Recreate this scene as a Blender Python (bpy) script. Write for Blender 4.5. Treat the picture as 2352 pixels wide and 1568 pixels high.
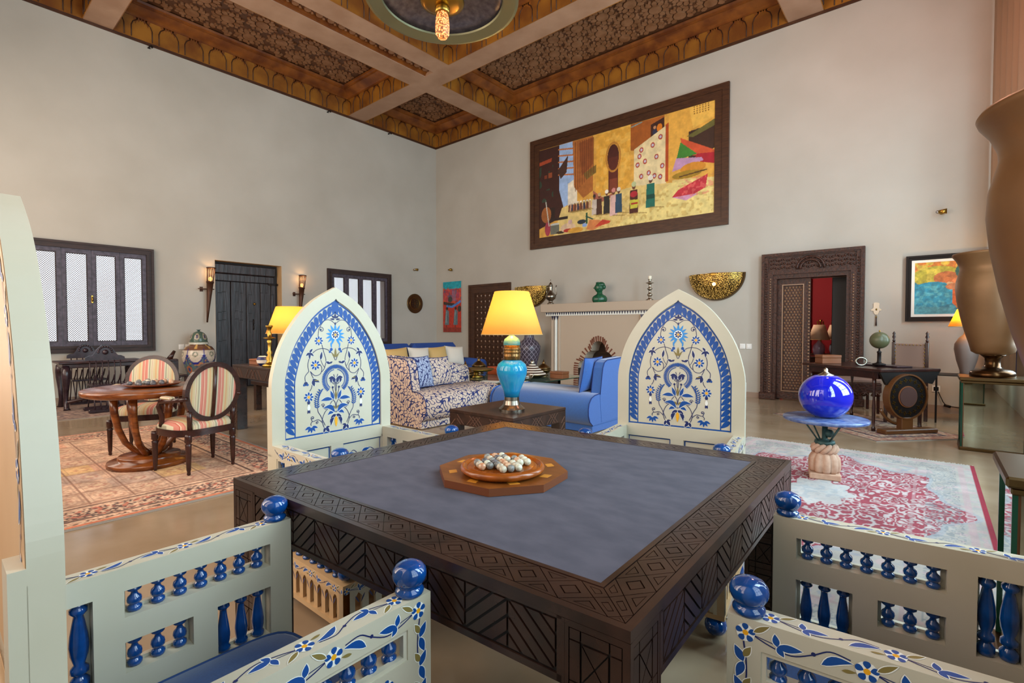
import bpy, math, random
import numpy as np
from mathutils import Vector, Matrix
rnd = random.Random(7)
pi = math.pi
for o in list(bpy.data.objects): bpy.data.objects.remove(o)
SC = bpy.context.scene
COL = SC.collection
# ------------------------------------------------------------------ camera, sky, light, exposure
cam_d = bpy.data.cameras.new('camera'); cam_d.sensor_width = 36; cam_d.lens = 17.418; cam_d.clip_start = .02
cam = bpy.data.objects.new('camera', cam_d); COL.objects.link(cam)
cam.location = (0, 0, 1.30); cam.rotation_euler = (math.radians(90-1.475), 0, math.radians(40.21))
SC.camera = cam
SC.view_settings.view_transform = 'Standard'; SC.view_settings.look = 'None'
SC.view_settings.gamma = 1; SC.view_settings.use_curve_mapping = False
SC.view_settings.exposure = -0.08
W = bpy.data.worlds.new('sky'); SC.world = W; W.use_nodes = True
W.node_tree.nodes['Background'].inputs[0].default_value = (.86, .92, 1, 1)
W.node_tree.nodes['Background'].inputs[1].default_value = 2.4
XW, YW, XR, YF, ZC = -11.558, 10.094, 1.05, -.62, 6.773
def area(name, loc, rot, sx, sy, power, color):
    d = bpy.data.lights.new(name, 'AREA'); d.shape = 'RECTANGLE'; d.size = sx; d.size_y = sy
    d.energy = power; d.color = color
    o = bpy.data.objects.new(name, d); COL.objects.link(o); o.location = loc
    o.rotation_euler = [math.radians(a) for a in rot]; return o
DAY = (.62, .88, 1.0)
for y in (2.6, 5.4, 8.0):
    area('side_daylight_and_fill', (XR+.12, y, 3.0), (0, 90, 0), 4.2, 1.5, 320, DAY)
area('side_daylight_and_fill', (XR+.12, .65, 3.0), (0, 90, 0), 4.2, 1.5, 50, DAY)  # added fill at a made-up nearest window, brightens the near left chair
area('warm_near_fill', (-1.5, YF-.12, 3.0), (90, 0, 0), 1.6, 4.2, 44, (1, .56, .28))  # added warm fill for chair faces turned to the front; its window is made up
for x in (-9.6, -6.6, -3.6):
    area('warm_front_fill', (x, YF-.12, 3.0), (90, 0, 0), 1.9, 4.2, 150, (1, .76, .54))  # added warm fill, stands in for indoor light off the front wall
def point(name, loc, power, color, r=.03):
    d = bpy.data.lights.new(name, 'POINT'); d.energy = power; d.color = color; d.shadow_soft_size = r
    o = bpy.data.objects.new(name, d); COL.objects.link(o); o.location = loc; return o

# an added unseen light, above the frame near the back wall, throws the warm wash on the upper right of that wall
point('warm_wash_fill', (-.6, 7.3, 5.8), 120, (1, .45, .32), .25)

# ------------------------------------------------------------------ material helpers
def srgb(h):
    if isinstance(h, str):
        h = h.lstrip('#'); h = [int(h[i:i+2], 16)/255 for i in (0, 2, 4)]
    return tuple((c/12.92 if c <= .04045 else ((c+.055)/1.055)**2.4) for c in h) + (1,)
MATS = {}
def mat(name, color='#808080', rough=.5, metal=0, **k):
    m = bpy.data.materials.new(name); m.use_nodes = True; MATS[name] = m
    nt = m.node_tree; b = nt.nodes['Principled BSDF']
    b.inputs['Base Color'].default_value = srgb(color); b.inputs['Roughness'].default_value = rough
    b.inputs['Metallic'].default_value = metal
    for kk, v in k.items(): b.inputs[kk].default_value = v
    return m
def N(m, t, **k):
    n = m.node_tree.nodes.new(t)
    for a, v in k.items(): setattr(n, a, v)
    return n
def L(m, a, b): m.node_tree.links.new(a, b)
def B(m): return m.node_tree.nodes['Principled BSDF']
def mathn(m, op, a, b=None, c=None):
    n = N(m, 'ShaderNodeMath', operation=op)
    for i, v in enumerate((a, b, c)):
        if v is None: continue
        if isinstance(v, (int, float)): n.inputs[i].default_value = v
        else: L(m, v, n.inputs[i])
    return n.outputs[0]
def ramp(m, fac, stops, interp='LINEAR'):
    r = N(m, 'ShaderNodeValToRGB'); cr = r.color_ramp; cr.interpolation = interp
    while len(cr.elements) < len(stops): cr.elements.new(.5)
    for e, (p, c) in zip(cr.elements, stops): e.position = p; e.color = srgb(c)
    L(m, fac, r.inputs[0]); return r.outputs[0]
def coords(m, scale=(1, 1, 1), obj=True):
    tc = N(m, 'ShaderNodeTexCoord'); mp = N(m, 'ShaderNodeMapping'); mp.inputs['Scale'].default_value = scale
    L(m, tc.outputs['Object' if obj else 'Generated'], mp.inputs[0]); return mp.outputs[0]
def bump(m, h, strength=.3, dist=.01):
    b = N(m, 'ShaderNodeBump'); b.inputs['Strength'].default_value = strength; b.inputs['Distance'].default_value = dist
    L(m, h, b.inputs['Height']); L(m, b.outputs[0], B(m).inputs['Normal'])
def noisy(name, c1, c2, rough=.5, scale=(4, 4, 4), nscale=1, detail=6, metal=0, bmp=0, lo=.35, hi=.65, **k):
    """two-tone noise material; stretch scale for wood grain"""
    m = mat(name, c1, rough, metal, **k)
    n = N(m, 'ShaderNodeTexNoise'); n.inputs['Scale'].default_value = nscale; n.inputs['Detail'].default_value = detail
    L(m, coords(m, scale), n.inputs['Vector'])
    L(m, ramp(m, n.outputs[0], [(lo, c1), (hi, c2)]), B(m).inputs['Base Color'])
    if bmp: bump(m, n.outputs[0], bmp)
    return m
def emis(name, color, strength, base='#000000'):
    m = mat(name, base, .6); B(m).inputs['Emission Color'].default_value = srgb(color)
    B(m).inputs['Emission Strength'].default_value = strength; return m

# setting
noisy('plaster', '#ada69b', '#bab4aa', .85, (1, 1, 1), .9, 8, bmp=.05, lo=.25, hi=.75)
noisy('floor_stone', '#8f795f', '#a18d75', .16, (1, 1, 1), 2.2, 9, bmp=.0, lo=.3, hi=.7)
noisy('beam_wood', '#a5846c', '#94725a', .6, (1, 1, 30), 2, 6)
m = noisy('ceiling_wood', '#8a4f1c', '#5c2d10', .38, (2, 2, 2), 1.5, 8, bmp=.15)
noisy('frieze_wood', '#9a6420', '#6d3d14', .4, (1.5, 1.5, 1.5), 1.2, 7)
mat('frieze_line', '#3a1c0c', .5)
noisy('coffer_wood', '#5c3820', '#462814', .5, (3, 3, 3), 2, 6)
noisy('lattice_wood', '#8c6446', '#744c2e', .45, (3, 3, 3), 2, 6)
noisy('frame_wood', '#4d2d18', '#3a2012', .45, (2, 2, 14), 3, 6, bmp=.1)
noisy('window_wood', '#38241f', '#281814', .6, (2, 2, 10), 3, 6, bmp=.1)
noisy('window_leaf_wood', '#544b58', '#3a323c', .55, (2, 6, 6), 3, 6, bmp=.1)
noisy('old_door_wood', '#332a2c', '#191213', .42, (8, 12, 1.6), 1.6, 9, bmp=.6)
mat('lattice_strip', '#4a3330', .5)
noisy('carved_door_wood', '#4a2413', '#260f07', .5, (26, 26, 26), 1.3, 5, bmp=1.0)
mat('stud_wood', '#8d6a50', .3)
mat('red_wall', '#a01020', .7)
mat('mantel_plaster', '#b8a591', .8)
mat('tile_dark', '#1c2340', .3); mat('tile_red', '#6b3420', .6); mat('tile_pale', '#cfb39b', .6)
noisy('fireback_brick', '#241710', '#3c2a1c', .9, (1, 1, 6), 4, 4)
mat('skirting_stone', '#9a8474', .3)
# wood & furniture
noisy('dark_table_wood', '#37231b', '#231612', .27, (3, 3, 3), 4, 6, bmp=.06)
mat('groove', '#120b09', .6)
m = noisy('grey_suede', '#504e5a', '#44434f', .95, (3, 5, 3), 3.4, 12, bmp=.08)
noisy('octagon_wood', '#804a20', '#6a3a14', .28, (6, 14, 6), 3, 6)
mat('octagon_side_wood', '#6e3c20', .3); mat('inlay_wood', '#c8842c', .3)
noisy('tray_wood', '#a0500f', '#82400f', .2, (5, 9, 5), 3, 6)
noisy('walnut', '#8a4a1c', '#5c2c10', .22, (3, 3, 10), 3, 6)
noisy('mahogany', '#3a1d17', '#28120f', .25, (4, 4, 4), 3, 6)
noisy('purple_dark_wood', '#3b2a31', '#27191e', .25, (4, 4, 4), 3, 6)
noisy('console_wood', '#4a2b28', '#2d1818', .3, (3, 3, 3), 3, 6)
mat('box_wood', '#7c4828', .4); mat('burl', '#a0431c', .3)
# chairs
noisy('cream_paint', '#c2bba8', '#bab29b', .38, (2, 2, 2), 2, 4, lo=.3, hi=.7)
noisy('cream_panel', '#c8c2b0', '#c0b8a0', .35, (2, 2, 2), 1.5, 4, lo=.3, hi=.7)
noisy('tan_paint', '#c2a278', '#b8966c', .4, (2, 2, 2), 2, 4)
mat('paint_blue', '#05468e', .4); mat('paint_navy', '#17255a', .4); mat('paint_yellow', '#e8a418', .4)
mat('paint_olive', '#80703c', .4); mat('paint_white', '#e6e6de', .4); mat('paint_sky', '#2f86c8', .4)
m = noisy('blue_gloss', '#084488', '#063872', .12, (8, 8, 8), 3, 6, lo=.4, hi=.6); B(m).inputs['Coat Weight'].default_value = .6
m = noisy('blue_cushion', '#23477f', '#1f4075', .9, (90, 90, 90), 2, 3); B(m).inputs['Sheen Weight'].default_value = .3
mat('piping_blue', '#1c3d72', .8)
# fabrics
def fabric_stripes():
    m = mat('striped_fabric', rough=.85)
    tc = N(m, 'ShaderNodeTexCoord'); s = N(m, 'ShaderNodeSeparateXYZ'); L(m, tc.outputs['Object'], s.inputs[0])
    f = mathn(m, 'FRACT', mathn(m, 'MULTIPLY', mathn(m, 'ADD', s.outputs[0], 2.0), 6.6))
    c = ramp(m, f, [(0, '#bfae88'), (.13, '#c6bfa4'), (.17, '#b06a5c'), (.19, '#c0b594'), (.3, '#98937c'), (.38, '#c6bfa4'), (.44, '#c27c6c'),
                    (.56, '#b4604e'), (.6, '#d0b49c'), (.64, '#c4806c'), (.74, '#b8665a'), (.78, '#c0b08a'), (.9, '#c49c70')], 'CONSTANT')
    L(m, c, B(m).inputs['Base Color'])
fabric_stripes()
def squiggle(name, base, line):
    m = mat(name, base, .85)
    # labyrinth lines: zero level of a sum of equal-wavelength waves in scattered directions
    cv = coords(m); acc = None; rr = random.Random(5); K = 2*pi/.064
    for i in range(9):
        z = 1-2*(i+.5)/9; q = math.sqrt(1-z*z); a = i*2.39996
        d = N(m, 'ShaderNodeVectorMath', operation='DOT_PRODUCT'); L(m, cv, d.inputs[0]); d.inputs[1].default_value = (K*q*math.cos(a), K*q*math.sin(a), K*z)
        w = mathn(m, 'SINE', mathn(m, 'ADD', d.outputs['Value'], rr.random()*6.28)); acc = w if acc is None else mathn(m, 'ADD', acc, w)
    f = mathn(m, 'ABSOLUTE', mathn(m, 'ADD', acc, 0.3))
    L(m, ramp(m, mathn(m, 'MULTIPLY', f, .2), [(0, line), (.17, line), (.20, base), (1, base)]), B(m).inputs['Base Color'])
squiggle('squiggle_fabric', '#cdb8a6', '#1f2c66'); squiggle('squiggle_cushion', '#a9b4d0', '#1c2a66')
m = noisy('blue_fabric', '#305fa6', '#2b5698', .9, (60, 60, 60), 2, 3); B(m).inputs['Sheen Weight'].default_value = .4
noisy('royal_fabric', '#1d4188', '#193878', .85, (40, 40, 40), 2, 3)
mat('navy_piping', '#142a66', .8)
mat('cream_cushion', '#d9cfc0', .7); mat('gold_cushion', '#c8a364', .65)
mat('leather', '#8d7468', .5)
# metals, glass, ceramics
mat('brass', '#a8843c', .3, 1); mat('old_brass', '#6d5638', .32, 1); mat('silver', '#a8a294', .28, 1); mat('pewter', '#8c8478', .25, 1)
mat('iron', '#1d1512', .5, .6); mat('rust_iron', '#4a2c1c', .5, .5); mat('steel', '#b8b8bc', .2, 1)
noisy('turquoise_glaze', '#0e6ca6', '#1c86aa', .1, (5, 5, 5), 1.6, 5)
noisy('aged_turquoise', '#7fae9a', '#4896a0', .3, (8, 8, 8), 2, 5)
noisy('gold_leaf', '#8a6430', '#5e4626', .25, (9, 9, 4), 3, 5, metal=.7)
m = noisy('cobalt_glaze', '#0a18aa', '#1020ba', .05, (4, 4, 4), 1.5, 4); B(m).inputs['Coat Weight'].default_value = 1
noisy('blue_marble', '#34487f', '#66789f', .25, (9, 9, 9), 2, 8)
noisy('verdigris', '#3c5c58', '#2c423e', .5, (12, 12, 12), 2, 5, metal=.3)
noisy('pink_stone', '#c9a48c', '#b8927a', .8, (9, 9, 9), 2, 6, bmp=.3)
m = noisy('bronze_vase', '#7e5a38', '#6e4c2c', .42, (2, 2, 2), 1.2, 5, metal=.3)
mat('vase_foot_metal', '#4a3018', .25, .9)
m = mat('mirror', '#d8e0d8', .02, 1); mat('green_glass_edge', '#0e3a2a', .15)
m = mat('table_glass', '#bcd8cc', .02, 0, **{'Transmission Weight': .9, 'IOR': 1.2})
mat('white_plastic', '#e4e2de', .35)
mat('candle_wax', '#ece2cc', .6)
noisy('green_bronze', '#1f5c3c', '#14402c', .25, (9, 9, 9), 2, 5)
mat('globe_green', '#55553a', .35); mat('wheel_rim', '#5c3618', .35); mat('lamp_rim', '#7c7a5c', .4, .6); mat('carving_glint', '#5c4034', .35); mat('wheel_centre', '#45261f', .8); mat('red_dish', '#66301a', .25)  # table carving strips: paler colour stands in for reflections on the carved lines
m = mat('pierced_brass', '#6e5220', .35, .8)
v = N(m, 'ShaderNodeTexVoronoi'); v.inputs['Scale'].default_value = 62; L(m, coords(m), v.inputs['Vector'])
L(m, ramp(m, v.outputs['Distance'], [(0, '#ffdf90'), (.34, '#f0c060'), (.4, '#000000'), (1, '#000000')]), B(m).inputs['Emission Color'])
L(m, ramp(m, v.outputs['Distance'], [(0, '#e0b050'), (.34, '#d0a040'), (.4, '#5a4420'), (1, '#4a3618')]), B(m).inputs['Base Color'])
B(m).inputs['Emission Strength'].default_value = .75
noisy('dish_metal', '#77727c', '#5c5862', .35, (14, 14, 14), 3, 5, metal=.8, bmp=.2)
m = emis('filament_glass', '#ff9a50', 2.2, '#6a4428'); n_ = N(m, 'ShaderNodeTexVoronoi'); n_.inputs['Scale'].default_value = 150; L(m, coords(m), n_.inputs['Vector'])
L(m, ramp(m, n_.outputs['Distance'], [(0, '#fff0c0'), (.35, '#ff9040'), (.7, '#5a2c14')]), B(m).inputs['Emission Color'])
emis('bulb_glow', '#ffb060', 9, '#ffe0b0'); emis('flame_glow', '#ffa050', 6)
def shade_mat(name, base, em, es):
    m = mat(name, base, .8); nt = m.node_tree; b = B(m)
    b.inputs['Emission Color'].default_value = srgb(em); b.inputs['Emission Strength'].default_value = es
    tr = N(m, 'ShaderNodeBsdfTranslucent'); tr.inputs[0].default_value = srgb(base)
    mx = N(m, 'ShaderNodeMixShader'); mx.inputs[0].default_value = .6
    out = nt.nodes['Material Output']
    L(m, b.outputs[0], mx.inputs[1]); L(m, tr.outputs[0], mx.inputs[2]); L(m, mx.outputs[0], out.inputs[0])
shade_mat('yellow_shade', '#ffd678', '#ffb000', .28)
mat('urn_brown', '#6e5c54', .5); mat('beige_shade', '#d8b898', .8)
mat('pink_lamp_glaze', '#a890a8', .2); mat('grey_lamp_glaze', '#6c7484', .2)
m = mat('tartan_book', '#b89c90', .7); mat('paper', '#d8d0c4', .8)
m = mat('dark_lattice_vase', '#4c4450', .35)
tc = N(m, 'ShaderNodeTexCoord'); s = N(m, 'ShaderNodeSeparateXYZ'); L(m, tc.outputs['Object'], s.inputs[0])
ang = mathn(m, 'MULTIPLY', mathn(m, 'ARCTAN2', s.outputs[1], s.outputs[0]), 14/(2*pi))
zz = mathn(m, 'MULTIPLY', s.outputs[2], 8)
d1 = mathn(m, 'ABSOLUTE', mathn(m, 'SUBTRACT', mathn(m, 'FRACT', mathn(m, 'ADD', ang, zz)), .5))
d2 = mathn(m, 'ABSOLUTE', mathn(m, 'SUBTRACT', mathn(m, 'FRACT', mathn(m, 'SUBTRACT', ang, mathn(m, 'SUBTRACT', zz, 20))), .5))
L(m, ramp(m, mathn(m, 'MINIMUM', d1, d2), [(0, '#9a92a0'), (.04, '#9a92a0'), (.07, '#3e3642'), (1, '#3e3642')]), B(m).inputs['Base Color'])
for i, (a, b_) in enumerate([('#6e6c68', '#8b8a82'), ('#c9bfa8', '#a89c88'), ('#b87c58', '#d0b090'), ('#4c4a4c', '#6a686c'), ('#d2d0bc', '#b8b49c')]):
    noisy('marble_%d' % i, a, b_, .25, (60, 60, 60), 2, 6, lo=.4, hi=.6)
m = mat('painted_ceramic', '#ffffff', .2)
vc = N(m, 'ShaderNodeVertexColor', layer_name='Col'); L(m, vc.outputs[0], B(m).inputs['Base Color'])
m = mat('painted_canvas', '#ffffff', .6)
vc = N(m, 'ShaderNodeVertexColor', layer_name='Col'); L(m, vc.outputs[0], B(m).inputs['Base Color'])
m = mat('woven_rug', '#ffffff', .95)
vc = N(m, 'ShaderNodeVertexColor', layer_name='Col'); L(m, vc.outputs[0], B(m).inputs['Base Color'])
mat('rug_fringe', '#a89e92', .9)
mat('curtain_cloth', '#a08a74', .8); mat('curtain_navy', '#232a66', .7)

# ------------------------------------------------------------------ geometry helpers
class MB:
    """collects geometry in world/local space, then builds ONE mesh object"""
    def __init__(s, mtx=None):
        s.v = []; s.f = []; s.m = []; s.sm = []; s.mats = []; s.M = mtx; s.col = None
    def mi(s, m):
        if m not in s.mats: s.mats.append(m)
        return s.mats.index(m)
    def add(s, vs, fs, m, smooth=False):
        k = len(s.v)
        if s.M is not None: vs = [tuple(s.M @ Vector(p)) for p in vs]
        s.v += [tuple(p) for p in vs]; i = s.mi(m)
        for f in fs: s.f.append(tuple(k+a for a in f)); s.m.append(i); s.sm.append(smooth)
        return s
    def box(s, x0, x1, y0, y1, z0, z1, m, bev=0):
        if bev:
            b = min(bev, (x1-x0)/2.1, (y1-y0)/2.1, (z1-z0)/2.1)
            vs = []
            for zz_, r in ((z0, b), (z0+b, 0), (z1-b, 0), (z1, b)):
                a0, a1, c0, c1 = x0+r, x1-r, y0+r, y1-r
                c = b if r == 0 else 0
                if r == 0: vs += [(a0+c, c0, zz_), (a1-c, c0, zz_), (a1, c0+c, zz_), (a1, c1-c, zz_), (a1-c, c1, zz_), (a0+c, c1, zz_), (a0, c1-c, zz_), (a0, c0+c, zz_)]
                else: vs += [(a0, c0, zz_), (a1, c0, zz_), (a1, c0, zz_), (a1, c1, zz_), (a1, c1, zz_), (a0, c1, zz_), (a0, c1, zz_), (a0, c0, zz_)]
            fs = [tuple(range(7, -1, -1))]
            for k in range(3):
                for i in range(8): j = (i+1) % 8; fs.append((k*8+i, k*8+j, k*8+8+j, k*8+8+i))
            fs.append(tuple(range(24, 32)))
            return s.add(vs, fs, m)
        vs = [(x0, y0, z0), (x1, y0, z0), (x1, y1, z0), (x0, y1, z0), (x0, y0, z1), (x1, y0, z1), (x1, y1, z1), (x0, y1, z1)]
        return s.add(vs, [(3, 2, 1, 0), (4, 5, 6, 7), (0, 1, 5, 4), (1, 2, 6, 5), (2, 3, 7, 6), (3, 0, 4, 7)], m)
    def prism(s, poly, fn, h0, h1, m, smooth=False, cap0=True, side=None):
        """poly: 2D points; fn(a,b,h)->xyz"""
        n = len(poly); vs = [fn(a, b, h0) for a, b in poly]+[fn(a, b, h1) for a, b in poly]
        fs = [tuple(range(n, 2*n))]
        if cap0: fs.append(tuple(range(n-1, -1, -1)))
        s.add(vs, fs, m)
        s.add(vs, [(i, (i+1) % n, n+(i+1) % n, n+i) for i in range(n)], side or m, smooth); return s
    def ring(s, outer, inner, fn, h0, h1, m, smooth=False):
        """frame between two outlines with the same number of points"""
        n = len(outer); vs = []
        for P, h in ((outer, h0), (outer, h1), (inner, h1), (inner, h0)): vs += [fn(a, b, h) for a, b in P]
        fs = []
        for k in range(4):
            for i in range(n):
                j = (i+1) % n; fs.append((k*n+i, k*n+j, ((k+1) % 4)*n+j, ((k+1) % 4)*n+i))
        return s.add(vs, fs, m, smooth)
    def lathe(s, prof, m, c=(0, 0, 0), seg=20, smooth=True, sq=1.0, mats=None, twist=None):
        """prof: [(r,z)...]"""
        cx, cy, cz = c; vs = []; fs = []
        for r, z in prof:
            for i in range(seg):
                a = 2*pi*i/seg; rr = r if twist is None else twist(r, z, a)
                vs.append((cx+rr*math.cos(a), cy+rr*math.sin(a)*sq, cz+z))
        for k in range(len(prof)-1):
            for i in range(seg):
                j = (i+1) % seg; fs.append((k*seg+i, k*seg+j, (k+1)*seg+j, (k+1)*seg+i))
        fs.append(tuple(range(seg-1, -1, -1))); n = len(prof); fs.append(tuple((n-1)*seg+i for i in range(seg)))
        if mats is None: return s.add(vs, fs, m, smooth)
        for k in range(n-1): s.add(vs[k*seg:(k+2)*seg], [(i, (i+1) % seg, seg+(i+1) % seg, seg+i) for i in range(seg)], mats[k], smooth)
        return s
    def tube(s, pts, r, m, seg=8, closed=False, rr=None, flat=1.0):
        pts = [Vector(p) for p in pts]; n = len(pts); vs = []; fs = []
        up = Vector((0, 0, 1)); prev = None
        for i, p in enumerate(pts):
            if closed: t = pts[(i+1) % n]-pts[i-1]
            else: t = pts[min(i+1, n-1)]-pts[max(i-1, 0)]
            if t.length < 1e-9: t = Vector((0, 0, 1))
            t.normalize()
            if prev is None:
                a = up if abs(t.dot(up)) < .9 else Vector((1, 0, 0)); u = (a-t*a.dot(t)).normalized()
            else: u = (prev-t*prev.dot(t)).normalized()
            prev = u; w = t.cross(u); q = rr[i] if rr else r
            for k in range(seg):
                a = 2*pi*k/seg; vs.append(tuple(p+u*(math.cos(a)*q)+w*(math.sin(a)*q*flat)))
        for i in range(n if closed else n-1):
            j = (i+1) % n
            for k in range(seg): l = (k+1) % seg; fs.append((i*seg+k, i*seg+l, j*seg+l, j*seg+k))
        if not closed: fs += [tuple(range(seg-1, -1, -1)), tuple((n-1)*seg+k for k in range(seg))]
        return s.add(vs, fs, m, True)
    def ball(s, c, r, m, seg=16, rings=10, sz=1.0):
        prof = [(max(r*math.sin(pi*i/rings), 1e-4), -r*sz*math.cos(pi*i/rings)) for i in range(rings+1)]
        return s.lathe(prof, m, c, seg)
    def cushion(s, w, h, t, m, fn, n=10, pinch=.06):
        """soft pillow: fn(a,b,d)->xyz"""
        vs = []; fs = []
        for side in (1, -1):
            for i in range(n+1):
                for j in range(n+1):
                    a, b = i/n*2-1, j/n*2-1
                    e = ((1-a**2)*(1-b**2))**.42
                    pa = a*(1-pinch*(1-b*b)*(1)); pb = b*(1-pinch*(1-a*a))
                    vs.append(fn(pa*w/2, pb*h/2, side*t/2*e))
        K = (n+1)**2
        for q in range(2):
            for i in range(n):
                for j in range(n):
                    k = q*K+i*(n+1)+j; f = (k, k+1, k+n+2, k+n+1); fs.append(f if q else f[::-1])
        return s.add(vs, fs, m, True)
    def build(s, name, parent=None):
        me = bpy.data.meshes.new(name); me.from_pydata(s.v, [], s.f)
        for m in s.mats: me.materials.append(MATS[m])
        me.polygons.foreach_set('material_index', s.m); me.polygons.foreach_set('use_smooth', s.sm)
        me.update(); me.validate()
        o = bpy.data.objects.new(name, me); COL.objects.link(o)
        if parent is not None: o.parent = parent
        return o
def thing(name, label, cat, loc=(0, 0, 0), rz=0, group=None):
    o = bpy.data.objects.new(name, None); COL.objects.link(o); o.empty_display_size = .1
    o.location = loc; o.rotation_euler = (0, 0, math.radians(rz)); return tag(o, label, cat, group)
def tag(o, label, cat, group=None):
    o['label'] = label; o['category'] = cat
    if group: o['group'] = group
    return o
def struct(o): o['kind'] = 'structure'; return o
def kids(o): return [c for c in COL.objects if c.parent == o]
CH = {}
def copy_tree(o, parent=None):
    c = o.copy(); COL.objects.link(c); c.parent = parent
    for ch in kids(o) if o not in CH else CH[o]: copy_tree(ch, c)
    return c
def at(o, loc, rz=0): o.location = loc; o.rotation_euler = (0, 0, math.radians(rz)); return o
XY = lambda a, b, h: (a, b, h)
ORD = ('first', 'second', 'third', 'fourth', 'fifth', 'sixth', 'seventh')
def grid_colored(name, nx, ny, fn, colors, material, parent=None):
    """colors: (ny,nx,3) sRGB 0..1 per cell corner; flat print held in a colour attribute"""
    vs = [fn(i/(nx-1), j/(ny-1)) for j in range(ny) for i in range(nx)]
    fs = [(j*nx+i, j*nx+i+1, (j+1)*nx+i+1, (j+1)*nx+i) for j in range(ny-1) for i in range(nx-1)]
    me = bpy.data.meshes.new(name); me.from_pydata(vs, [], fs); me.materials.append(MATS[material])
    ca = me.color_attributes.new('Col', 'FLOAT_COLOR', 'POINT')
    c = np.clip(colors, 0, 1); c = np.where(c <= .04045, c/12.92, ((c+.055)/1.055)**2.4)
    buf = np.ones((ny*nx, 4), np.float32); buf[:, :3] = c.reshape(-1, 3); ca.data.foreach_set('color', buf.ravel())
    me.update(); o = bpy.data.objects.new(name, me); COL.objects.link(o)
    if parent is not None: o.parent = parent
    return o
def hx(h): h = h.lstrip('#'); return np.array([int(h[i:i+2], 16)/255 for i in (0, 2, 4)])
class Paint:
    """tiny raster painter (numpy) for pictures and rugs: u right, v up, both 0..1"""
    def __init__(s, w, h, base, seed=1):
        s.w, s.h = w, h; s.a = np.zeros((h, w, 3))+hx(base); s.r = np.random.RandomState(seed)
        s.U, s.V = np.meshgrid(np.linspace(0, 1, w), np.linspace(0, 1, h))
    def noise(s, k, seed=0):
        r = np.random.RandomState(seed+17); g = r.rand(k+2, int(k*s.w/s.h)+2)
        y = s.V*(g.shape[0]-1.001); x = s.U*(g.shape[1]-1.001); yi = y.astype(int); xi = x.astype(int)
        fy = y-yi; fx = x-xi; fy = fy*fy*(3-2*fy); fx = fx*fx*(3-2*fx)
        return (g[yi, xi]*(1-fx)+g[yi, xi+1]*fx)*(1-fy)+(g[yi+1, xi]*(1-fx)+g[yi+1, xi+1]*fx)*fy
    def put(s, mask, c, al=1.0):
        mk = np.clip(mask.astype(float), 0, 1)[..., None]*al; s.a = s.a*(1-mk)+hx(c)*mk; return s
    def poly(s, pts, c, al=1.0):
        ins = np.zeros(s.U.shape, bool); n = len(pts)
        for i in range(n):
            x1, y1 = pts[i]; x2, y2 = pts[(i+1) % n]
            if y1 == y2: continue
            t = ((s.V >= min(y1, y2)) & (s.V < max(y1, y2)))
            ins ^= t & (s.U < (s.V-y1)*(x2-x1)/(y2-y1)+x1)
        return s.put(ins, c, al)
    def rect(s, x0, x1, y0, y1, c, al=1.0): return s.put((s.U >= x0) & (s.U < x1) & (s.V >= y0) & (s.V < y1), c, al)
    def ell(s, cx, cy, rx, ry, c, al=1.0, rot=0):
        dx, dy = s.U-cx, s.V-cy; ca, sa = math.cos(rot), math.sin(rot)
        return s.put(((dx*ca+dy*sa)/rx)**2+((-dx*sa+dy*ca)/ry)**2 < 1, c, al)
    def line(s, x1, y1, x2, y2, w, c, al=1.0):
        dx, dy = x2-x1, y2-y1; l2 = dx*dx+dy*dy; t = np.clip(((s.U-x1)*dx+(s.V-y1)*dy)/l2, 0, 1)
        return s.put((s.U-x1-t*dx)**2+(s.V-y1-t*dy)**2 < w*w, c, al)
    def grain(s, amt, seed=3):
        s.a = s.a*(1+amt*(s.noise(24, seed)+.6*s.noise(60, seed+1)-.8))[..., None]+amt*.2*(s.r.rand(s.h, s.w, 1)-.5); return s

# ================================================================== THE ROOM
mb = MB(); mb.box(XW-.4, XR+.4, YF-.4, YW+.4, -.1, 0, 'floor_stone'); struct(mb.build('floor'))
def wall(name, axis, pos, out, a0, a1, ops, m='plaster', t=.34, h=ZC+.6):
    """wall slab with openings (a0,a1,z0,z1); its inner face lies at pos"""
    mb = MB(); lo, hi = (pos-t, pos) if out < 0 else (pos, pos+t)
    def bx(p, q, z0, z1):
        if q-p < 1e-4 or z1-z0 < 1e-4: return
        if axis == 'x': mb.box(lo, hi, p, q, z0, z1, m)
        else: mb.box(p, q, lo, hi, z0, z1, m)
    c = a0
    for p, q, z0, z1 in sorted(ops):
        bx(c, p, 0, h); bx(p, q, 0, z0); bx(p, q, z1, h); c = q
    bx(c, a1, 0, h); return struct(mb.build(name))
W1 = (1.01, 2.88, .875, 2.83); W2 = (6.5, 8.41, .83, 2.81); DL = (3.96, 5.37, 0, 2.754); DR = (-2.17, -1.04, 0, 2.21)
wall('wall_left', 'x', XW, -1, YF-.34, YW+.34, [(W1[0]+.1, W1[1]-.1, W1[2]+.1, W1[3]-.1), (W2[0]+.1, W2[1]-.1, W2[2]+.1, W2[3]-.1), DL])
wall('wall_back', 'y', YW, 1, XW, XR, [DR])
SW = [(-.1, 1.4, .9, 5.1), (1.85, 3.35, .9, 5.1), (4.65, 6.15, .9, 5.1), (7.25, 8.75, .9, 5.1)]
FW = [(-10.55, -8.65, .9, 5.1), (-7.55, -5.65, .9, 5.1), (-4.55, -2.65, .9, 5.1), (-2.3, -.7, .9, 5.1)]
wall('wall_right', 'x', XR, 1, YF-.34, YW+.34, SW)
wall('wall_front', 'y', YF, -1, XW, XR, FW)
k = 3
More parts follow.
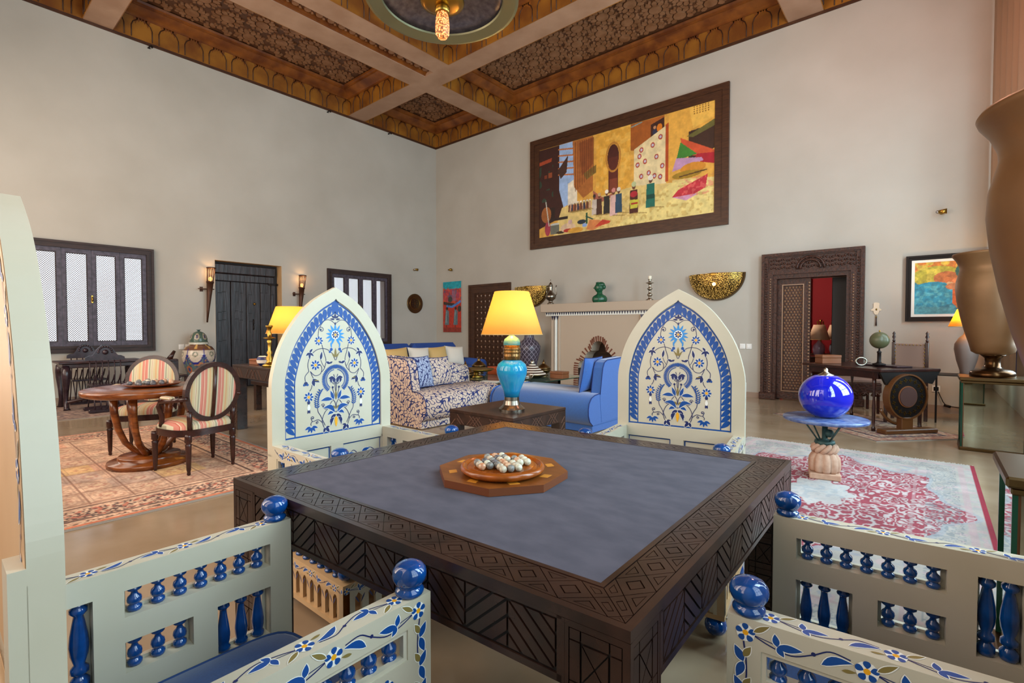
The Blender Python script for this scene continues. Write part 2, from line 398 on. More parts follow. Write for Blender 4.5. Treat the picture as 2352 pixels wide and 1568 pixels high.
for (a, b, z0, z1) in SW+FW:       # tall glazing-bar windows behind the viewer: front ones and the nearest side one added to light the room; panes show in the glossy balls
    side = (a, b, z0, z1) in SW; mb = MB()
    def bb(p, q, r0, r1):
        if side: mb.box(XR+.04, XR+.08, p, q, r0, r1, 'window_wood')
        else: mb.box(p, q, YF-.08, YF-.04, r0, r1, 'window_wood')
    bb(a, a+.06, z0, z1); bb(b-.06, b, z0, z1); bb(a, b, z0, z0+.06); bb(a, b, z1-.06, z1)
    for i in (1, 2): bb(a+(b-a)*i/3-.02, a+(b-a)*i/3+.02, z0, z1)
    for i in range(1, 5): bb(a, b, z0+(z1-z0)*i/5-.02, z0+(z1-z0)*i/5+.02)
    struct(mb.build('window_%d' % k)); k += 1
mb = MB()
mb.box(XW, XR, YW-.02, YW, ZC-.05, ZC, 'frame_wood'); mb.box(XW, XW+.02, YF, YW-.02, ZC-.05, ZC, 'frame_wood'); struct(mb.build('trim_1'))
mb = MB(); mb.box(-8.4, -7.3, YW-.015, YW, 0, .1, 'skirting_stone'); mb.box(-4.0, -2.43, YW-.015, YW, 0, .1, 'skirting_stone')
mb.box(-.83, XR, YW-.015, YW, 0, .12, 'skirting_stone'); struct(mb.build('baseboard_back'))
mb = MB()
for p, q in ((YF, 3.94), (5.39, YW)): mb.box(XW, XW+.015, p, q, 0, .1, 'skirting_stone')
struct(mb.build('baseboard_left'))

# ------------------------------------------------------------------ ceiling
ceil = MB().box(XW-.3, XR+.3, YF-.3, YW+.3, 7.40, 7.5, 'ceiling_wood').build('ceiling'); struct(ceil)
TB = 7.4
for (x0, x1, y0, y1) in [(XW, XR, 1.9, 2.32), (XW, XR, 7.12, 7.6)]:
    MB().box(x0, x1, y0, y1, ZC+.002, TB, 'beam_wood').build('beam', ceil)
for x0, x1 in ((-9.03, -8.5), (-2.04, -1.5)):
    for y0, y1 in ((YF, 1.9), (2.32, 7.12), (7.6, YW)): MB().box(x0, x1, y0, y1, ZC+.001, TB, 'beam_wood').build('beam', ceil)
for x0, x1 in ((-8.22, -7.75), (-2.79, -2.32)): MB().box(x0, x1, 2.32, 7.12, ZC+.001, TB, 'beam_wood').build('beam', ceil)
def frieze_arc(mb, o, d, n, L_, H):
    """carved arcade on a vertical coffer side: o origin, d direction along, n inward normal"""
    k = max(1, round(L_/.42)); p = L_/k; o = Vector(o); d = Vector(d); n = Vector(n); up = Vector((0, 0, 1))
    for i in range(k):
        c = o+d*(p*(i+.5))
        for s in (-1, 1):
            x = s*.055
            pts = [c+d*x+n*.006+up*z_ for z_ in (0.0, H*.55)]+[c+d*(x+s*.03)+n*.006+up*H*.75, c+d*(x+s*.10)+n*.006+up*H*.9]
            mb.tube(pts, .009, 'frieze_line', 4)
        for q in range(5):   # hanging leaf points of each arch
            u = -p/2+.12+(p-.24)*q/4; a = c+d*(p/2+u)+n*.004
            zt = H*(.80+.12*math.cos(math.pi*(q-2)/2.6))
            mb.add([a-d*.045+up*H*.985, a+d*.045+up*H*.985, a+up*zt*.92], [(0, 1, 2), (2, 1, 0)], 'ceiling_wood')
def coffer(x0, x1, y0, y1, zp=7.32, big=True):
    mb = MB(); e = .012; H = .385
    # sides
    for (o, d, n, L_) in [((x0+e, y0, ZC), (0, 1, 0), (1, 0, 0), y1-y0), ((x1-e, y0, ZC), (0, 1, 0), (-1, 0, 0), y1-y0),
                          ((x0, y0+e, ZC), (1, 0, 0), (0, 1, 0), x1-x0), ((x0, y1-e, ZC), (1, 0, 0), (0, -1, 0), x1-x0)]:
        o = Vector(o); d = Vector(d); n = Vector(n); u = Vector((0, 0, 1))
        mb.add([o, o+d*L_, o+d*L_+u*H, o+u*H, o-n*e, o+d*L_-n*e, o+d*L_+u*H-n*e, o+u*H-n*e],
               [(0, 1, 2, 3), (3, 2, 1, 0), (4, 7, 6, 5), (0, 4, 5, 1)], 'frieze_wood')
        frieze_arc(mb, o+u*.01, d, n, L_, H)
    mb.build('frieze', ceil)
    mb = MB(); prof = [(0, H), (.045, H), (.045, H+.03), (.07, H+.045), (.23, H+.12), (.26, H+.12), (.26, H+.14), (.30, H+.15), (.31, H+.19)]
    for (a, z), (b, w) in zip(prof, prof[1:]):
        P = [(x0+a, y0+a), (x1-a, y0+a), (x1-a, y1-a), (x0+a, y1-a)]; Q = [(x0+b, y0+b), (x1-b, y0+b), (x1-b, y1-b), (x0+b, y1-b)]
        vs = [(x, y, ZC+z) for x, y in P]+[(x, y, ZC+w) for x, y in Q]
        mb.add(vs, [(i, 4+i, 4+(i+1) % 4, (i+1) % 4) for i in range(4)], 'ceiling_wood')
    mb.build('cornice', ceil)
    X0, X1, Y0, Y1 = x0+.31, x1-.31, y0+.31, y1-.31; z = ZC+.60
    MB().box(X0-.05, X1+.05, Y0-.05, Y1+.05, z, z+.02, 'coffer_wood').build('coffer_panel', ceil)
    lattice(X0, X1, Y0, Y1, z)
def lattice(X0, X1, Y0, Y1, z, s=.60):
    mb = MB(); nx = max(1, round((X1-X0)/s)); ny = max(1, round((Y1-Y0)/(s*.87))); sx = (X1-X0)/nx; sy = (Y1-Y0)/ny
    def disc(cx, cy, r, n, h, ph=0, m='lattice_wood', el=1):
        P = [(cx+r*math.cos(ph+2*pi*i/n)*el, cy+r*math.sin(ph+2*pi*i/n)) for i in range(n)]
        if cx-r < X0 or cx+r > X1 or cy-r < Y0 or cy+r > Y1: return
        mb.prism(P, lambda a, b, q: (a, b, z-q), 0, h, m, cap0=False)
    for j in range(ny):
        for i in range(nx+1):
            cx = X0+sx*(i+(.5 if j % 2 else 0)); cy = Y0+sy*(j+.5)
            disc(cx, cy, .122, 10, .034, pi/10)
            def piece(pts, h, c_, a_):
                P = [(cx+r_*math.cos(a_+math.radians(d_)), cy+r_*math.sin(a_+math.radians(d_))) for r_, d_ in pts]
                if min(x for x, y in P) < X0 or max(x for x, y in P) > X1 or min(y for x, y in P) < Y0 or max(y for x, y in P) > Y1: return
                mb.prism(P, lambda a, b, q: (a, b, z-q), 0, h, 'lattice_wood', cap0=False)
            for k in range(10):      # star-work: a ring of shields, then small kites between them
                a = 2*pi*k/10
                piece([(.143, -12), (.19, -15), (.235, -11), (.262, 0), (.235, 11), (.19, 15), (.143, 12)], .026, None, a)
                piece([(.222, -2), (.262, -7), (.30, 0), (.262, 7), (.222, 2)], .030, None, a+pi/10)
    o = mb.build('carved_lattice', ceil); o['kind'] = 'stuff'
for (x0, x1) in ((XW+.02, -9.03), (-8.5, -2.04), (-1.5, XR)):
    for (y0, y1) in ((YF, 1.9), (7.6, YW-.02)): coffer(x0, x1, y0, y1)
coffer(XW+.02, -9.03, 2.32, 7.12); coffer(-7.75, -2.79, 2.32, 7.12); coffer(-1.5, XR, 2.32, 7.12)
for (x0, x1) in ((-8.5, -8.22), (-2.32, -2.04)):      # narrow carved strips between the paired beams
    mb = MB(); z = ZC+.09
    MB().box(x0, x1, 2.32, 7.12, z, z+.02, 'coffer_wood').build('coffer_panel', ceil)
    for a in (0, .02, .04):
        mb.box(x0+a, x0+a+.02, 2.32, 7.12, ZC+.02+a, z, 'ceiling_wood'); mb.box(x1-a-.02, x1-a, 2.32, 7.12, ZC+.02+a, z, 'ceiling_wood')
    mb.build('moulding', ceil); mb = MB(); n = 22
    for i in range(n):
        cy = 2.32+4.8*(i+.5)/n; cx = (x0+x1)/2
        P = [(cx+.06*math.cos(2*pi*k/8), cy+.06*math.sin(2*pi*k/8)) for k in range(8)]
        mb.prism(P, lambda a, b, q: (a, b, z-q), 0, .03, 'lattice_wood', cap0=False)
        for s in (-1, 1):
            P = [(cx+s*.05-.03, cy+.109), (cx+s*.05, cy+.08), (cx+s*.05+.03, cy+.109), (cx+s*.05, cy+.138)]
            mb.prism(P, lambda a, b, q: (a, b, z-q), 0, .02, 'lattice_wood', cap0=False)
    o = mb.build('carved_lattice', ceil); o['kind'] = 'stuff'
# ceiling hooks high on the left wall
for y, l in ((2.87, 'dark hook high on the left wall, nearest the window end'), (6.56, 'dark hook high on the left wall, above the right torch side'), (8.37, 'dark hook high on the left wall, nearest the room corner')):
    mb = MB(); mb.tube([(0, 0, 0), (.06, 0, 0), (.09, .03, .02)], .012, 'iron', 6); mb.ball((.09, .03, -.01), .02, 'iron', 8, 6); mb.lathe([(.025, 0), (.025, .01)], 'iron', (.005, 0, -.02), 8)
    o = mb.build('wall_hook'); o.location = (XW, y, 6.69); tag(o, l, 'hook', 'hooks under the ceiling')

# ------------------------------------------------------------------ lattice windows in the left wall
def lattice_window(name, Wd):
    y0, y1, z0, z1 = Wd; mb = MB(); fn = lambda a, b, h: (XW+h, a, b)
    for o_, i_, h in ((0, .04, .05), (.04, .075, .035), (.075, .12, .055)):
        R = lambda d: [(y0+d, z0+d), (y1-d, z0+d), (y1-d, z1-d), (y0+d, z1-d)]
        mb.ring(R(o_), R(i_), fn, -.1 if o_ > .07 else 0, h, 'window_wood')
    win = struct(mb.build(name)); yc = (y0+y1)/2; A, Bz = y0+.12, z0+.12; n = 4
    w = (y1-y0-.24)/4
    for i in range(n):
        a, b = A+i*w+.003, A+(i+1)*w-.003; mb = MB(); st = .055 if i in (1, 2) else .06
        P = [(a, Bz), (b, Bz), (b, z1-.12), (a, z1-.12)]; Q = [(a+st, Bz+.075), (b-st, Bz+.075), (b-st, z1-.195), (a+st, z1-.195)]
        mb.ring(P, Q, fn, -.03, .02, 'window_leaf_wood')
        Q2 = [(p+.012*sx, q+.012*sz) for (p, q), sx, sz in zip(Q, (1, -1, -1, 1), (1, 1, -1, -1))]
        mb.ring(Q, Q2, fn, -.02, .01, 'window_wood')
        leaf = mb.build('shutter', win)
        mb = MB(); qa, qb, za, zb = Q[0][0], Q[1][0], Q[0][1], Q[2][1]; sl = 1.1; pz = .036; hw = .0056
        for s in (1, -1):
            z = za-(qb-qa)*sl
            while z < zb+(qb-qa)*sl:
                e = []
                for yy in (qa, qb):
                    e.append((yy, z+(yy-qa)*sl if s > 0 else z+(qb-yy)*sl))
                (ya, ea), (yb, eb) = e; t0, t1 = 0., 1.; dz = eb-ea
                for lim, sg in ((za, 1), (zb, -1)):
                    f0, f1 = (ea-lim)*sg, (eb-lim)*sg
                    if f0 < 0 and f1 < 0: t0 = 2; break
                    if f0 < 0: t0 = max(t0, f0/(f0-f1))
                    if f1 < 0: t1 = min(t1, f0/(f0-f1))
                if t0 < t1:
                    q0 = (ya+(yb-ya)*t0, ea+dz*t0); q1 = (ya+(yb-ya)*t1, ea+dz*t1); x = XW-.008+(.006 if s > 0 else 0)
                    mb.add([(x, q0[0], q0[1]-hw), (x, q1[0], q1[1]-hw), (x, q1[0], q1[1]+hw), (x, q0[0], q0[1]+hw),
                            (x-.006, q0[0], q0[1]-hw), (x-.006, q1[0], q1[1]-hw), (x-.006, q1[0], q1[1]+hw), (x-.006, q0[0], q0[1]+hw)],
                           [(0, 1, 2, 3), (7, 6, 5, 4), (3, 2, 6, 7), (0, 4, 5, 1)], 'lattice_strip')
                z += pz
        o = mb.build('lattice', leaf); o['kind'] = 'stuff'
    mb = MB(); mb.box(XW+.02, XW+.03, yc-.015, yc+.015, 1.76, 1.90, 'brass', .004); mb.tube([(XW+.03, yc, 1.79), (XW+.06, yc, 1.80), (XW+.06, yc, 1.86), (XW+.03, yc, 1.87)], .008, 'brass', 6)
    o = mb.build('handle', win); o['label'] = 'small brass window catch'
    return win
lattice_window('window_1', W1); lattice_window('window_2', W2)
# garden hedge and ground seen as bright blur behind the lattice
noisy('hedge_leaf', '#5a7a30', '#9ab060', .9, (3, 3, 3), 2, 8)
mb = MB(); r = random.Random(3)
for i in range(26):
    y = -2+14*i/25; mb.ball((XW-5-r.random(), y, -1.15+r.random()*.5), .8+.4*r.random(), 'hedge_leaf', 10, 7)
tag(mb.build('hedge'), 'green clipped hedge in the garden behind the lattice windows', 'hedge')
mb = MB(); mb.box(XW-14, XW-.4, -10, 20, -.15, -.05, 'skirting_stone'); struct(mb.build('trim_2'))

# ------------------------------------------------------------------ old plank door in the left wall
y0, y1, _, zt = DL; XD = XW-.19
mb = MB(); mb.box(XD-.09, XW, y0, y0+.004, 0, zt, 'tan_paint'); mb.box(XD-.09, XW, y1-.004, y1, 0, zt, 'tan_paint'); mb.box(XD-.09, XW, y0, y1, zt-.004, zt, 'tan_paint')
dr = struct(mb.build('door_1'))
MB().box(XD-.06, XD+.03, y0+.02, y1-.06, 2.50, 2.71, 'old_door_wood', .02).build('lintel', dr)
MB().box(XD-.06, XD+.012, y0+.03, y1-.10, 2.34, 2.495, 'old_door_wood', .01).build('top_rail', dr)
ys = [y0+.03, 4.33, 4.655, 4.96, 5.20, 5.31]
for i in range(5):
    MB().box(XD-.05, XD+.004+.006*(i % 2), ys[i]+.006, ys[i+1]-.006, .02, 2.33, 'old_door_wood', .006).build('plank', dr)
MB().box(XD-.08, XD-.052, y0, y1, 0, 2.752, 'groove').build('backing', dr)
mb = MB(); mb.lathe([(.028, 0), (.028, .01), (.02, .02), (.006, .03)], 'brass', (0, 0, 0), 12)
o = mb.build('door_knob', dr); o.location = (XD+.012, 4.83, 1.86); o.rotation_euler = (0, pi/2, 0); o['label'] = 'round brass door knob'
for zz_ in (1.42, 1.3): 
    mb = MB(); mb.tube([(XD+.012, 4.80, zz_+.09), (XD+.04, 4.80, zz_+.07), (XD+.04, 4.80, zz_), (XD+.012, 4.80, zz_-.02)], .01, 'iron', 6); mb.build('iron_pull', dr)
mb = MB(); mb.box(XD+.01, XD+.03, 5.14, 5.3, 2.30, 2.34, 'iron'); mb.ball((XD+.03, 5.33, 2.33), .022, 'iron', 8, 6); mb.build('bolt', dr)
mb = MB()
for yy in (4.12, 4.2, 4.45, 4.55, 4.75, 5.0, 5.1, 5.25):
    for zz_ in (.6, 1.05, 1.5, 1.68, 2.1): mb.box(XD+.006, XD+.012, yy-.04, yy+.03, zz_-.012+.03*math.sin(yy*9), zz_+.003+.03*math.sin(yy*9), 'groove')
o = mb.build('iron_nails', dr); o['kind'] = 'stuff'

# ------------------------------------------------------------------ carved doorway in the back wall, red room beyond
fy = lambda a, b, h: (a, YW-h, b)
mb = MB(); x0, x1, zt = -2.41, -.85, 2.665
def gate(o, i, zo, zi, h, m='carved_door_wood', h0=0):
    P = [(x0+o, 0), (x0+o, zo), (x1-o, zo), (x1-o, 0)]; Q = [(x0+i, 0), (x0+i, zi), (x1-i, zi), (x1-i, 0)]
    mb.prism([P[0], P[1], Q[1], Q[0]], fy, h0, h, m); mb.prism([P[1], P[2], Q[2], Q[1]], fy, h0, h, m); mb.prism([P[2], P[3], Q[3], Q[2]], fy, h0, h, m)
gate(0, .05, zt, zt-.05, .10); gate(.05, .11, zt-.05, zt-.07, .075); gate(.11, .19, 2.34, 2.28, .09); gate(.19, .25, 2.28, 2.205, .06, h0=-.2)
mb.prism([(x0+.11, 2.34), (x1-.11, 2.34), (x1-.11, zt-.07), (x0+.11, zt-.07)], fy, 0, .05, 'carved_door_wood')
fr = struct(mb.build('door_2'))
mb = MB(); cx = (x0+x1)/2
for r_, h in ((.21, .085), (.155, .10)):
    mb.tube([(cx+r_*math.cos(a), YW-h+.02, 2.36+r_*math.sin(a)) for a in [pi*i/16 for i in range(17)]], .018, 'carved_door_wood', 8)
mb.build('arch_moulding', fr)
mb = MB(); r = random.Random(5)
for i in range(30):
    for zz_ in (2.40, 2.47, 2.54):
        a = x0+.15+(x1-x0-.3)*i/29; mb.ball((a+.01*r.random(), YW-.052, zz_+.012*math.sin(i*1.7)), .02, 'carved_door_wood', 6, 4)
for s in (x0+.08, x1-.08):
    for i in range(52): mb.ball((s, YW-.078, .14+i*.046), .017, 'carved_door_wood', 6, 4)
for s in (x0+.15, x1-.15):
    for i in range(44): mb.ball((s, YW-.092, .14+i*.048), .014, 'stud_wood', 6, 4)
o = mb.build('carved_beading', fr); o['kind'] = 'stuff'
MB().box(x0-.02, x0+.26, YW-.12, YW-.0, 0, .13, 'carved_door_wood', .01).build('plinth', fr)
MB().box(x1-.26, x1+.02, YW-.12, YW-.0, 0, .13, 'carved_door_wood', .01).build('plinth', fr)
mb = MB(); yy = YW+.06; g = lambda a, b, h: (a, yy-h, b)
P = [(-2.17, .02), (-1.635, .02), (-1.635, 2.2), (-2.17, 2.2)]; Q = [(-2.085, .16), (-1.735, .16), (-1.735, 2.1), (-2.085, 2.1)]
mb.ring(P, Q, g, 0, .05, 'carved_door_wood'); mb.prism(Q, g, 0, .015, 'carved_door_wood'); leaf = mb.build('door_leaf', fr)
Q2 = [(-2.07, .175), (-1.75, .175), (-1.75, 2.085), (-2.07, 2.085)]
mb = MB(); mb.ring(Q, Q2, g, .02, .06, 'stud_wood'); mb.build('leaf_bead', leaf)
mb = MB(); nx, nz = 6, 38
for j in range(nz):
    for i in range(nx):
        a = -2.06+.31*(i+(.5 if j % 2 else 0)+.25)/nx; b = .19+1.88*(j+.5)/nz; s = .021
        mb.add([g(a-s, b, .016), g(a, b-s*1.15, .016), g(a+s, b, .016), g(a, b+s*1.15, .016), g(a, b, .04)], [(0, 1, 4), (1, 2, 4), (2, 3, 4), (3, 0, 4)], 'stud_wood')
o = mb.build('diamond_studs', leaf); o['kind'] = 'stuff'
mb = MB()
for i in range(36): mb.ball((-1.655, YW+.006, .12+i*.057), .018, 'stud_wood', 8, 5)
o = mb.build('leaf_beading', leaf); o['kind'] = 'stuff'
# red room
R0, R1, RY = -5.0, .6, YW+3.6
for nm, q in (('floor_beyond', (R0, R1, YW+.34, RY, -.1, 0, 'floor_stone')), ('wall_beyond', (R0, R1, RY, RY+.1, 0, 3, 'red_wall')), ('wall_beyond_left', (R0-.1, R0, YW+.34, RY, 0, 3, 'red_wall')),
              ('wall_beyond_right', (R1, R1+.1, YW+.34, RY, 0, 3, 'red_wall')), ('ceiling_beyond', (R0, R1, YW+.34, RY, 3, 3.1, 'beam_wood'))): struct(MB().box(*q).build(nm))
mb = MB(); mb.box(-2.75, -2.2, YW+3.45, YW+3.6, 0, 2.5, 'carved_door_wood', .02); mb.box(-2.65, -2.3, YW+3.42, YW+3.46, .2, 2.3, 'carved_door_wood', .01); struct(mb.build('door_3'))
mb = MB(); mb.box(-1.36, -1.04, YW+.36, YW+.9, 0, 2.5, 'groove', .01); struct(mb.build('door_4'))
point('red_room_fill', (-2.6, YW+1.6, 2.3), 60, (1, .8, .65), .1)  # added fill without a fixture, brightens the room beyond the doorway
# cupboard doors left of the fireplace
mb = MB(); c0, c1, ct = -10.12, -8.56, 2.54
P = lambda d, b=0: [(c0+d, b), (c1-d, b), (c1-d, ct-d), (c0+d, ct-d)]
mb.ring(P(0), P(.06), fy, 0, .06, 'frame_wood'); mb.ring(P(.06), P(.20), fy, 0, .04, 'frame_wood'); mb.ring(P(.20), P(.24), fy, 0, .055, 'frame_wood')
mb.prism(P(.24), fy, 0, .012, 'frame_wood'); cd = struct(mb.build('door_5'))
me = None; nx, nz = 7, 13
for j in range(nz):
    for i in range(nx):
        w = (c1-c0-.48)/nx; h = (ct-.48)/nz
        if me is None:
            q = MB(); s = w*.46; t = h*.46
            f2 = lambda a, b, d: (a, -d, b)
            q.ring([(-s, -t), (s, -t), (s, t), (-s, t)], [(-s*.66, -t*.66), (s*.66, -t*.66), (s*.66, t*.66), (-s*.66, t*.66)], f2, 0, .025, 'frame_wood')
            q.add([f2(-s*.4, -t*.4, 0), f2(s*.4, -t*.4, 0), f2(s*.4, t*.4, 0), f2(-s*.4, t*.4, 0), f2(0, 0, .03)], [(0, 1, 4), (1, 2, 4), (2, 3, 4), (3, 0, 4)], 'stud_wood')
            o = q.build('panel', cd); me = o
        else: o = me.copy(); COL.objects.link(o)
        o.location = (c0+.24+w*(i+.5), YW-.012, .24+h*(j+.5))
mb = MB(); mb.box(-8.62, -8.60, YW-.09, YW-.05, 1.0, 1.1, 'brass', .004); o = mb.build('handle', cd); o['label'] = 'small brass handle'

# ------------------------------------------------------------------ fireplace
fp = thing('fireplace', 'pink plaster fireplace with a saw-tooth tiled mantel edge and scalloped brick opening', 'fireplace', (-5.66, YW, 0))
fm = Matrix.Translation((5.66, -YW, 0)); FY = 9.68
mb = MB(fm)
MX0, MX1 = -7.20, -4.12
mb.box(MX0, MX1, 9.58, YW, 1.69, 1.885, 'mantel_plaster', .008); o = mb.build('mantel_shelf', fp)
mb = MB(fm); mb.box(MX0+.1, MX1-.1, 9.66, YW, 1.605, 1.69, 'paint_white'); n = 46; p = (MX1-MX0-.2)/n
mb.build('tile_band', fp); mb = MB(fm)
g = lambda a, b, h: (a, 9.66-h, b)
for i in range(n):
    a = MX0+.1+p*i; mb.prism([(a+p*.08, 1.685), (a+p*.5, 1.615), (a+p*.92, 1.685)], g, 0, .004, 'tile_dark')
o = mb.build('tile_teeth', fp); o['kind'] = 'stuff'
# scalloped opening outline (half), centre X=-5.66
half = [(0, 1.03), (.10, 1.0), (.16, .93), (.185, .85), (.20, .80), (.27, .77), (.33, .71), (.365, .63), (.39, .585), (.46, .57), (.515, .5), (.53, .4), (.53, .0)]
arch = [(-x, z) for x, z in half[::-1]][:-1]+half
BX0, BX1 = -6.92, -4.40
mb = MB(fm); g = lambda a, b, h: (a-5.66, FY-h, b); b0, b1 = BX0+5.66, BX1+5.66
# front face around the opening, as columns of quads
for (xa, za), (xb, zb) in zip(arch[1:-1], arch[2:-1]):
    mb.add([g(xa, za, 0), g(xb, zb, 0), g(xb, 1.605, 0), g(xa, 1.605, 0), g(xa, za, -.38), g(xb, zb, -.38)], [(0, 1, 2, 3), (0, 4, 5, 1)], 'mantel_plaster')
mb.add([g(b0, 0, 0), g(-.53, 0, 0), g(-.53, 1.605, 0), g(b0, 1.605, 0)], [(0, 1, 2, 3)], 'mantel_plaster')
mb.add([g(.53, 0, 0), g(b1, 0, 0), g(b1, 1.605, 0), g(.53, 1.605, 0)], [(0, 1, 2, 3)], 'mantel_plaster')
mb.box(BX0, BX0+.02, FY, YW, 0, 1.605, 'mantel_plaster'); mb.box(BX1-.02, BX1, FY, YW, 0, 1.605, 'mantel_plaster')
mb.build('chimney_breast', fp)
mb = MB(fm); mb.box(-6.2, -5.12, FY+.36, FY+.38, 0, 1.1, 'fireback_brick'); mb.box(-6.22, -6.2, FY+.01, FY+.38, 0, .45, 'fireback_brick'); mb.box(-5.12, -5.1, FY+.01, FY+.38, 0, .45, 'fireback_brick'); mb.build('fireback', fp)
P = []; 
for i in range(len(arch)-1):
    (xa, za), (xb, zb) = arch[i], arch[i+1]; L_ = math.hypot(xb-xa, zb-za); m_ = max(1, int(L_/.045))
    if max(za, zb) < .3: m_ = 8
    for k in range(m_): P.append((xa+(xb-xa)*k/m_, za+(zb-za)*k/m_))
for i, (x, z) in enumerate(P):       # radiating brick edging, alternately dark and pale
    c = (0, .45) if z > .45 else (0, z); d = Vector((x-c[0], z-c[1])).normalized(); t = Vector((-d.y, d.x))*.011; a = Vector((x, z)); b = a+d*.115
    q = MB(fm); q.prism([tuple(a-t), tuple(b-t*1.5), tuple(b+t*1.5), tuple(a+t)], g, -.02, .012, 'tile_red'); q.build('brick', fp)
for s in (b0, b1-.25):
    q = MB(fm); q.box(s-5.66, s-5.66+.07, FY-.05, FY+.01, 0, 1.6, 'mantel_plaster', .01); q.box(s-5.66+.1, s-5.66+.16, FY-.06, FY+.01, 0, 1.6, 'paint_white', .01); q.box(s-5.66+.18, s-5.66+.24, FY-.04, FY+.01, 0, 1.6, 'mantel_plaster', .01)
    q.build('pilaster', fp)
    q = MB(fm)
    for k in range(3): a = s+.02+k*.07; q.prism([(a, 1.6), (a+.03, 1.5), (a+.06, 1.6)], lambda a, b, h: (a-5.66, FY-.062-h, b), 0, .004, 'tile_dark')
    q.build('tile_teeth', fp)

# ================================================================== THE CARVED GAME TABLE
TP = [(-1.781, .657), (-.371, .743), (-.398, 2.121), (-1.758, 2.002)]   # corners: left, near, right, far
TS = 1.38; TZ = .80; TC = (-1.077, 1.381)
def tw(a, b, z):
    s, t = a/TS, b/TS; q = [(1-s)*(1-t), s*(1-t), s*t, (1-s)*t]
    return (sum(w*p[0] for w, p in zip(q, TP))-TC[0], sum(w*p[1] for w, p in zip(q, TP))-TC[1], z)
tbl = thing('game_table', 'large square dark carved wooden game table with a grey suede top', 'table', (TC[0], TC[1], 0))
def tbox(mb, a0, a1, b0, b1, z0, z1, m): mb.prism([(a0, b0), (a1, b0), (a1, b1), (a0, b1)], tw, z0, z1, m)
BW = .113
mb = MB(); tbox(mb, 0, TS, 0, TS, .778, TZ-.005, 'dark_table_wood')
for (a0, a1, b0, b1) in ((0, TS, 0, .016), (0, TS, TS-.016, TS), (0, .016, .016, TS-.016), (TS-.016, TS, .016, TS-.016)): tbox(mb, a0, a1, b0, b1, TZ-.005, TZ-.001, 'dark_table_wood')
c = TS-BW
for (a0, a1, b0, b1) in ((BW-.012, c+.012, BW-.012, BW), (BW-.012, c+.012, c, c+.012), (BW-.012, BW, BW, c), (c, c+.012, BW, c)): tbox(mb, a0, a1, b0, b1, TZ-.005, TZ, 'dark_table_wood')
mb.build('table_top', tbl)
mb = MB(); tbox(mb, BW+.001, c-.001, BW+.001, c-.001, TZ-.006, TZ-.001, 'grey_suede'); o = mb.build('suede_panel', tbl); o['label'] = 'grey suede inset top'
def clip(poly, rect):
    x0, x1, y0, y1 = rect
    for ax, lim, sg in ((0, x0, 1), (0, x1, -1), (1, y0, 1), (1, y1, -1)):
        out = []
        for i in range(len(poly)):
            p, q = poly[i], poly[(i+1) % len(poly)]; fp_, fq = (p[ax]-lim)*sg, (q[ax]-lim)*sg
            if fp_ >= 0: out.append(p)
            if (fp_ >= 0) != (fq >= 0): t = fp_/(fp_-fq); out.append((p[0]+(q[0]-p[0])*t, p[1]+(q[1]-p[1])*t))
        poly = out
        if len(poly) < 3: return []
    return poly
def shrink(poly, d):
    """inset a convex polygon by d"""
    n = len(poly); A = sum(poly[i][0]*poly[(i+1) % n][1]-poly[(i+1) % n][0]*poly[i][1] for i in range(n))
    if abs(A) < 1e-8: return []
    sg = 1 if A > 0 else -1; Ls = []
    for i in range(n):
        (x1, y1), (x2, y2) = poly[i], poly[(i+1) % n]; l = math.hypot(x2-x1, y2-y1)
        if l < 1e-7: continue
        nx, ny = -(y2-y1)/l*sg, (x2-x1)/l*sg; Ls.append((nx, ny, nx*x1+ny*y1+d))
    out = []
    m_ = len(Ls)
    for i in range(m_):
        a, b = Ls[i-1], Ls[i]; det = a[0]*b[1]-b[0]*a[1]
        if abs(det) < 1e-6: continue
        out.append(((a[2]*b[1]-b[2]*a[1])/det, (a[0]*b[2]-b[0]*a[2])/det))
    if len(out) < 3: return []
    for (nx, ny, c_) in Ls:
        if any(nx*x+ny*y < c_-1e-6 for x, y in out): return []
    return out
for side in range(4):                                  # four lattices of carved diamonds
    def sw_(u, v, z, side=side):
        a, b = ((u, v), (TS-v, u), (TS-u, TS-v), (v, TS-u))[side]; return tw(a, b, z)
    mb = MB(); v0, v1 = .017, BW-.013; vm = (v0+v1)/2; h = v1-v0; n = 14; L0, L1 = 0, TS; p = TS/n
    def mitre(P):      # keep inside the mitred strip
        for sg, c0 in ((1, 0), (-1, TS)):
            out = []
            for i in range(len(P)):
                a, b = P[i], P[(i+1) % len(P)]; fa, fb = (a[0]-c0)*sg-a[1], (b[0]-c0)*sg-b[1]
                if fa >= 0: out.append(a)
                if (fa >= 0) != (fb >= 0): t = fa/(fa-fb); out.append((a[0]+(b[0]-a[0])*t, a[1]+(b[1]-a[1])*t))
            P = out
            if len(P) < 3: return []
        return P
    for i in range(-1, n+1):
        cx = p*(i+.5); 
        for kind in range(3):
            if kind == 0: P = [(cx, v0), (cx+p*.5, vm), (cx, v1), (cx-p*.5, vm)]
            elif kind == 1: P = [(cx, v0), (cx+p, v0), (cx+p*.5, vm)]
            else: P = [(cx, v1), (cx+p*.5, vm), (cx+p, v1)]
            P = mitre(P)
            if not P: continue
            A = shrink(P, .0009)
            if not A: continue
            cA = (sum(q[0] for q in A)/len(A), sum(q[1] for q in A)/len(A)); sc = lambda k: [(cA[0]+(x-cA[0])*k, cA[1]+(y-cA[1])*k) for x, y in A]
            mb.ring(A, sc(.50), sw_, TZ-.0055, TZ-.0012, 'dark_table_wood'); mb.prism(sc(.41), sw_, TZ-.0055, TZ-.0014, 'dark_table_wood', cap0=False)
    mb.build('carved_border', tbl)
